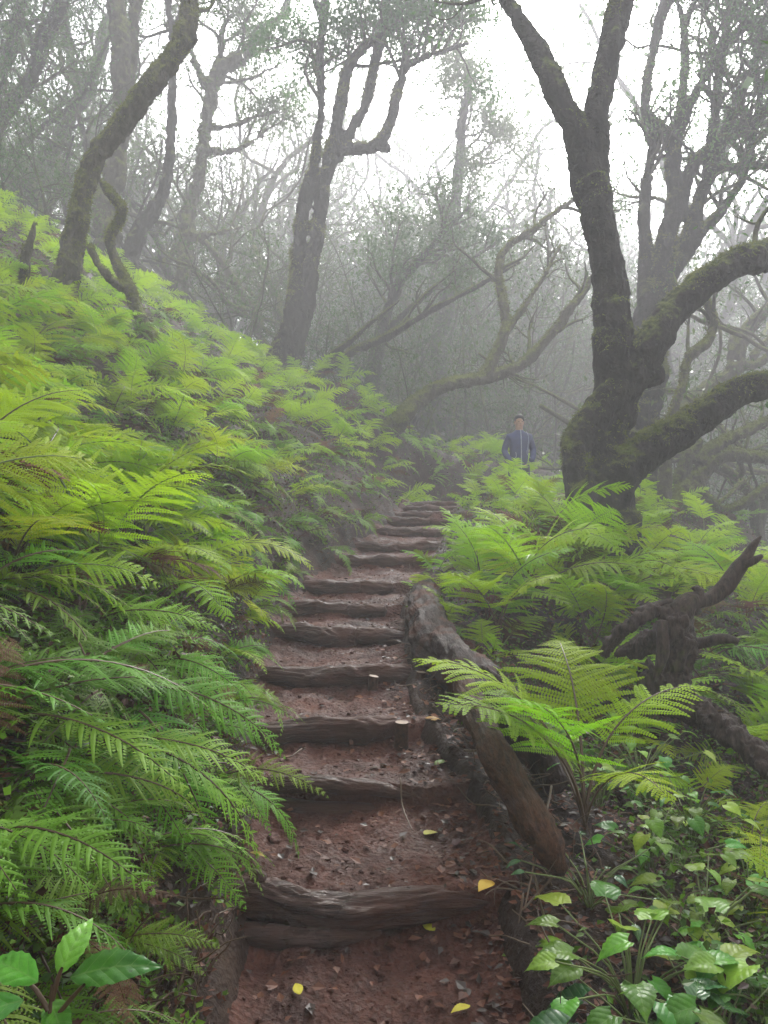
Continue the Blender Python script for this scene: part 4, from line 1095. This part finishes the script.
def gp(px, py, d):
    p = at(px, py, d); return (p[0], p[1], gz(p[0], p[1]))
for i, (px, d, n, h, sz, kind, mn, lab) in enumerate([
    (632, 1.95, 9, .30, .115, 'heart', 'broad_leaf', 'light green heart leaved plant, nearest the path at the bottom'),
    (662, 1.75, 6, .22, .12, 'heart', 'glossy_leaf', 'dark glossy leaved plant at the bottom beside the heart leaved one'),
    (715, 1.80, 8, .27, .11, 'heart', 'broad_leaf', 'light green heart leaved plant in the bottom right corner'),
    (765, 2.0, 8, .30, .11, 'heart', 'broad_leaf', 'broad leaved plant cut by the right edge, low down'),
    (705, 2.3, 8, .30, .085, 'heart', 'broad_leaf', 'smaller heart leaved plant behind the corner plants'),
    (750, 2.6, 8, .30, .075, 'heart', 'broad_leaf', 'leafy plant at the right edge below the long fallen log'),
    (650, 2.7, 8, .34, .075, 'heart', 'broad_leaf', 'leafy plant under the tall fern on the right'),
    (690, 3.1, 9, .36, .07, 'heart', 'broad_leaf', 'pale leaved plant in front of the fallen trunk'),
    (600, 3.3, 8, .36, .07, 'heart', 'broad_leaf', 'leafy plant behind the slanting brown log'),
    (640, 3.6, 9, .42, .07, 'heart', 'broad_leaf', 'leafy plant at the torn root end of the fallen trunk'),
    (560, 3.9, 8, .34, .06, 'heart', 'broad_leaf', 'small leafy plant beside the curved log'),
    (590, 2.35, 5, .20, .05, 'oval', 'glossy_leaf', 'tiny dark seedling on bare soil by the log foot'),
    (735, 1.45, 8, .25, .11, 'heart', 'broad_leaf', 'heart leaved plant at the very bottom right'),
    ]):
    x = (px - 384) / F * d
    leafy_plant('broad_leaved_plant', (x, d, gz(x, d)), int(n * 2.8), h * 0.66, 0.23 + 0.02 * d, sz * 0.98, kind, mn, lab, 'plant', 800 + i, 'broad leaved plants on the right', sub='lime_leaf' if mn == 'broad_leaf' else None)
# the near sprig at the bottom left
def sprig():
    root = empty('leafy_sprig', at(42, 1150, 0.95)); o0 = np.array(root.location)
    def st(a, b, c):
        P = [at(*q) - o0 for q in (a, b, c)]; m = MB(); v, f = tube(P, [.0035, .003, .002], 8, step=.02, caps=False); m.add(v, f); m.build('stem', 'stem_brown', root)
    st((42, 1150, .95), (48, 1040, .95), (52, 985, .95)); st((52, 1000, .95), (58, 978, .95), (62, 968, .95)); st((46, 1030, .95), (70, 1000, .95), (84, 985, .93)); st((48, 1010, .95), (36, 990, .95), (20, 975, .95))
    for (px, py, d, s, rz, ry, rx, k) in [(70, 978, .95, .098, 0.15, -.12, .5, 0), (58, 975, .96, .075, 1.35, -.5, .25, 1), (38, 982, .94, .085, 2.7, -.1, -.5, 2), (24, 1000, .93, .09, 3.6, .15, -.4, 0), (50, 1000, .97, .07, -.9, .25, .3, 1)]:
        o = link('leaf', BLM['oval', 'broad_leaf'][k], root); o.location = at(px, py, d) - o0
        o.rotation_euler = (rx, ry, rz); o.scale = (s * 1.12, s * 1.05, s)
    tag(root, 'sprig of large bright green leaves close by in the bottom left corner', 'plant')
sprig()

# the tall fern in front, right of the logs
def tall_fern():
    x, y = (585 - 384) / F * 2.95, 2.95; root = empty('tall_fern', (x, y, gz(x, y)))
    for (az, tilt, s, k, up) in [(2.9, -.02, 1.06, 0, .1), (3.6, .0, .98, 1, -.1), (.4, -.1, .92, 2, 0), (-2.2, -.1, .85, 3, .0), (1.6, -.1, 1.0, 0, 0), (-1.2, .1, .7, 2, 0), (2.2, .05, .8, 1, 0)]:
        o = link('frond', FR_U[k], root); o.rotation_euler = (up, tilt, az); o.scale = (s, s, s)
    tag(root, 'tall bright green fern standing alone right of the slanting log', 'fern')
tall_fern()

# ------------------------------------------------------------------ fallen leaves, twigs, stones on the path
def on_path(px, py):
    """where the sight line through a picture point meets path or ground"""
    for d in np.arange(1.2, 12, 0.01):
        p = at(px, py, d); c = abs(p[0] - float(pcx(d))); 
        z = float(path_surface(p[0], d)) if c < float(phw(d)) else gz(p[0], d)
        if p[2] < z: return (p[0], d, z)
    return (0, 5, -0.7)
FL = [(492, 901, .085, 'yellow_leaf', 'large yellow fallen leaf at the right end of the lowest log'),
      (435, 935, .055, 'yellow_leaf', 'small yellow green fallen leaf below the lowest log'),
      (502, 962, .075, 'broad_leaf', 'bright green fallen leaf on the dark soil below the lowest log'),
      (434, 768, .085, 'broad_leaf', 'pale green fallen leaf right of the second step'),
      (424, 838, .08, 'yellow_leaf', 'yellow green fallen leaf between the first and second logs'),
      (250, 858, .06, 'yellow_leaf', 'tan fallen leaf at the left side of the path'),
      (425, 728, .075, 'yellow_leaf', 'orange fallen leaf beside the tallest peg'),
      (436, 725, .06, 'yellow_leaf', 'second orange fallen leaf, right of the one by the peg'),
      (300, 1000, .05, 'yellow_leaf', 'yellow fallen leaf on the path at the very bottom'),
      (470, 1012, .06, 'yellow_leaf', 'curled yellow leaf on bottom soil right of centre'),
      (380, 770, .05, 'brown_leaf', 'grey brown fallen leaf by the foot of the peg'),
      (455, 850, .06, 'brown_leaf', 'curled brown fallen leaf on the right half of the second tread'),
      (290, 762, .05, 'brown_leaf', 'brown fallen leaf on the left of the third tread')]
for i, (px, py, s, m, lab) in enumerate(FL):
    p = on_path(px, py); o = link('fallen_leaf', BLM['oval', m][i % 3]); o.location = (p[0], p[1], p[2] + 0.012)
    o.scale = (s, s * 1.2, s * 0.6); o.rotation_euler = (rng.uniform(-.2, .2), rng.uniform(-.15, .15), rng.uniform(0, 6.28)); tag(o, lab, 'leaf', 'fallen leaves on the path')
def twig(pts, r, lab, m='stem_brown', name='twig'):
    P = []
    for (px, py, h) in pts:
        p = on_path(px, py); P.append((p[0], p[1], p[2] + h))
    P = np.array(P); o0 = P[0].copy(); b = MB(); v, f = tube(P - o0, np.linspace(r, r * 0.5, len(P)), 7, step=.02, lump=.2, lscale=20, wob=2); b.add(v, f)
    o = b.build(name, m); o.location = o0; tag(o, lab, 'twig', 'twigs beside the path')
twig([(398, 790, .02), (401, 812, .015), (412, 834, .005)], .004, 'thin bent twig on the second tread')
twig([(548, 835, .16), (538, 880, .10), (525, 915, .01)], .005, 'reddish twig propped against the foot of the slanting log', 'stem_brown')
twig([(560, 885, .05), (535, 905, .03), (522, 930, .01)], .005, 'brown twig lying under the propped one')
twig([(530, 880, .01), (545, 930, .02), (575, 975, .01)], .005, 'dark twig on the soil at the bottom right')
twig([(300, 752, .006), (285, 760, .006), (262, 752, .006)], .004, 'small twig at the left of the third tread')
twig([(520, 940, .05), (512, 965, .005)], .004, 'short upright orange twig beside the green leaf')
def stone(px, py, s, lab):
    r = np.random.RandomState(int(px)); bm = bmesh.new(); bmesh.ops.create_icosphere(bm, subdivisions=3, radius=1)
    v = np.array([q.co for q in bm.verts]); v = v * (1 + 0.25 * fbm(v * 1.3 + px, 3, 3))[:, None] * [1, .8, .55] * s
    f = [tuple(q.index for q in a.verts) for a in bm.faces]; bm.free(); b = MB(); b.add(v, f); o = b.build('stone', 'path_soil')
    p = on_path(px, py); o.location = (p[0], p[1], p[2] + s * 0.15); o.rotation_euler = (0, 0, r.uniform(0, 6)); tag(o, lab, 'stone', 'stones in the path')
stone(274, 842, .032, 'largest red brown stone left on the second tread'); stone(390, 948, .020, 'small stone below the lowest log')
stone(330, 960, .014, 'pebble on the bottom tread'); stone(305, 955, .016, 'pebble left on the bottom tread'); stone(345, 852, .014, 'pebble in the middle of the second tread'); stone(300, 868, .013, 'pebble just behind the lowest log')

# ------------------------------------------------------------------ the person
def skin(name, pts, edges, root_i, material, parent, sub=2, loc=(0, 0, 0)):
    me = bpy.data.meshes.new(name); me.from_pydata([p[:3] for p in pts], edges, [])
    o = bpy.data.objects.new(name, me); COL.objects.link(o)
    md = o.modifiers.new('skin', 'SKIN'); md.use_smooth_shade = True
    for i, p in enumerate(pts):
        sv = me.skin_vertices[0].data[i]; sv.radius = (p[3], p[4] if len(p) > 4 else p[3]); sv.use_root = i == root_i
    o.modifiers.new('sub', 'SUBSURF').levels = sub
    dg = bpy.context.evaluated_depsgraph_get(); dg.update(); new = bpy.data.meshes.new_from_object(o.evaluated_get(dg)); bpy.data.objects.remove(o)
    new.materials.clear(); new.materials.append(M[material])
    for p in new.polygons: p.use_smooth = True
    return link(name, new, parent, loc)
M['skin'] = flat('skin', (0.32, 0.19, 0.13), 0.55); M['hair'] = flat('hair', (0.018, 0.013, 0.011), 0.6)
M['jacket'] = flat('jacket', (0.013, 0.022, 0.085), 0.7); M['trousers'] = flat('trousers', (0.03, 0.033, 0.04), 0.8)
M['zip'] = flat('zip', (0.22, 0.24, 0.27), 0.4); M['boot'] = flat('boot', (0.04, 0.028, 0.02), 0.6); M['eye'] = flat('eye', (0.02, 0.015, 0.012), 0.2)
M['cap'] = flat('cap', (0.05, 0.055, 0.07), 0.8)
def person():
    x, y = (519 - 384) / F * 13.0, 13.0; z = gz(x, y) + 0.0
    root = empty('person', (x, y, z), (0, 0, math.radians(6)))
    S = 1.0
    body = [(0, 0, .93, .11, .07), (0, 0, 1.08, .11, .07), (0, 0, 1.25, .12, .07), (0, 0, 1.40, .12, .065), (0, -.005, 1.49, .058, .058), (0, -.015, 1.56, .07, .075), (0, -.018, 1.645, .076, .09), (0, -.005, 1.71, .06, .07),
            (.17, 0, 1.385, .045), (.265, .05, 1.15, .036), (.21, -.09, .99, .03), (.165, -.13, .96, .026),
            (-.165, .01, 1.375, .045), (-.25, .07, 1.14, .036), (-.21, -.09, .99, .03), (-.165, -.13, .96, .026),
            (.09, 0, .86, .07), (.115, -.01, .50, .055), (.12, .02, .09, .045), (.125, -.12, .045, .04, .035),
            (-.09, 0, .86, .07), (-.115, -.03, .50, .055), (-.12, 0, .09, .045), (-.135, -.14, .045, .04, .035)]
    ed = [(0, 1), (1, 2), (2, 3), (3, 4), (4, 5), (5, 6), (6, 7), (3, 8), (8, 9), (9, 10), (10, 11), (3, 12), (12, 13), (13, 14), (14, 15), (0, 16), (16, 17), (17, 18), (18, 19), (0, 20), (20, 21), (21, 22), (22, 23)]
    skin('body', body, ed, 0, 'skin', root)
    jk = [(0, 0, .84, .175, .135), (0, 0, 1.05, .175, .135), (0, 0, 1.25, .19, .135), (0, 0, 1.40, .165, .115), (0, 0, 1.475, .085, .085), (0, -.004, 1.515, .08, .08),
          (.185, 0, 1.385, .072), (.275, .05, 1.15, .06), (.215, -.10, .985, .058), (.155, -.14, .955, .05), (-.175, .01, 1.375, .072), (-.255, .07, 1.14, .06), (-.215, -.10, .985, .058), (-.155, -.14, .955, .05)]
    je = [(0, 1), (1, 2), (2, 3), (3, 4), (4, 5), (3, 6), (6, 7), (7, 8), (8, 9), (3, 10), (10, 11), (11, 12), (12, 13)]
    j = skin('jacket', jk, je, 0, 'jacket', root)
    b = MB(); v, f = tube([(0, -.146, .82), (0, -.148, 1.05), (0, -.146, 1.25), (0, -.128, 1.38), (0, -.098, 1.50)], [.008] * 5, 8, step=.04); b.add(v, f); b.build('zip', 'zip', j)
    b = MB(); v, f = tube([(.10, -.10, 1.475), (.135, -.128, 1.38), (.115, -.150, 1.2), (.10, -.150, 1.08), (.17, -.150, 1.0)], [.004] * 5, 6, step=.04); b.add(v, f); b.build('piping', 'zip', j)
    b = MB(); v, f = tube([(-.10, -.15, 1.1), (-.09, -.15, 1.03), (-.13, -.150, .99)], [.005] * 3, 6, step=.04); b.add(v, f); b.build('piping', 'zip', j)
    t = skin('trousers', [(0, 0, .95, .15, .12), (.10, 0, .84, .11), (.118, -.01, .50, .082), (.122, .015, .12, .065), (-.10, 0, .84, .11), (-.118, -.03, .50, .082), (-.122, 0, .12, .065)], [(0, 1), (1, 2), (2, 3), (0, 4), (4, 5), (5, 6)], 0, 'trousers', root)
    for s, yy in ((1, .02), (-1, 0)):
        skin('boot', [(.123 * s, yy, .14, .06), (.123 * s, yy, .06, .062), (.13 * s, yy - .09, .05, .05), (.135 * s, yy - .17, .045, .045, .035)], [(0, 1), (1, 2), (2, 3)], 0, 'boot', root)
    bm = bmesh.new(); bmesh.ops.create_uvsphere(bm, u_segments=24, v_segments=16, radius=1)
    v = np.array([q.co for q in bm.verts]) * [.092, .112, .108] + [0, 0.0, 1.675]; f = [tuple(q.index for q in a.verts) for a in bm.faces if a.calc_center_median().z > -0.05 + 0.6 * (a.calc_center_median().y < -0.3) and not (a.calc_center_median().y < -.3 and a.calc_center_median().z < .45)]
    f += [tuple(q.index for q in a.verts) for a in bm.faces if a.calc_center_median().y > 0.15 and -0.65 < a.calc_center_median().z <= -0.05]
    bm.free(); b = MB(); b.add(v, f); b.build('hair', 'hair', root)
    for s in (-1, 1):
        for nm, c, rr, mm in (('eye', (.03 * s, -.098, 1.640), (.012, .006, .007), 'eye'), ('ear', (.080 * s, .0, 1.630), (.012, .02, .032), 'skin')):
            bm = bmesh.new(); bmesh.ops.create_uvsphere(bm, u_segments=12, v_segments=8, radius=1); v = np.array([q.co for q in bm.verts]) * rr + c; f = [tuple(q.index for q in a.verts) for a in bm.faces]; bm.free(); b = MB(); b.add(v, f); b.build(nm, mm, root)
    b = MB(); v, f = tube([(0, -.100, 1.645), (0, -.122, 1.605), (0, -.100, 1.598)], [.008, .014, .008], 8, step=.01); b.add(v, f); b.build('nose', 'skin', root)
    b = MB(); v, f = tube([(-.024, -.092, 1.570), (0, -.099, 1.568), (.024, -.092, 1.570)], [.004, .006, .004], 6, step=.01); b.add(v, f); b.build('mouth', [flat('lips', (.28, .10, .08))], root)
    root.scale = (.96, .96, .96)
    tag(root, 'person in a blue zipped rain jacket standing with hands in pockets round the bend', 'person')
person()

# ------------------------------------------------------------------ the mist
hb = MB()
x0, x1, y0, y1, z0, z1 = -46, 46, -17, 90, -18, 34
v = [(x, y, z) for x in (x0, x1) for y in (y0, y1) for z in (z0, z1)]
hb.add(v, [(0, 1, 3, 2), (4, 6, 7, 5), (0, 4, 5, 1), (2, 3, 7, 6), (0, 2, 6, 4), (1, 5, 7, 3)])
hm = bpy.data.materials.new('haze'); hm.use_nodes = True; hn = hm.node_tree.nodes; hn.clear()
ho = hn.new('ShaderNodeOutputMaterial'); hv = hn.new('ShaderNodeVolumePrincipled')
hv.inputs['Density'].default_value = HAZE; hv.inputs['Color'].default_value = (0.975, 0.965, 0.998, 1); hv.inputs['Anisotropy'].default_value = 0.28
hm.node_tree.links.new(hv.outputs[0], ho.inputs['Volume'])
M['haze'] = hm
tag(hb.build('haze', ['haze'], smooth=False), 'thick pale mist hanging through the whole wood', 'mist', kind='stuff')
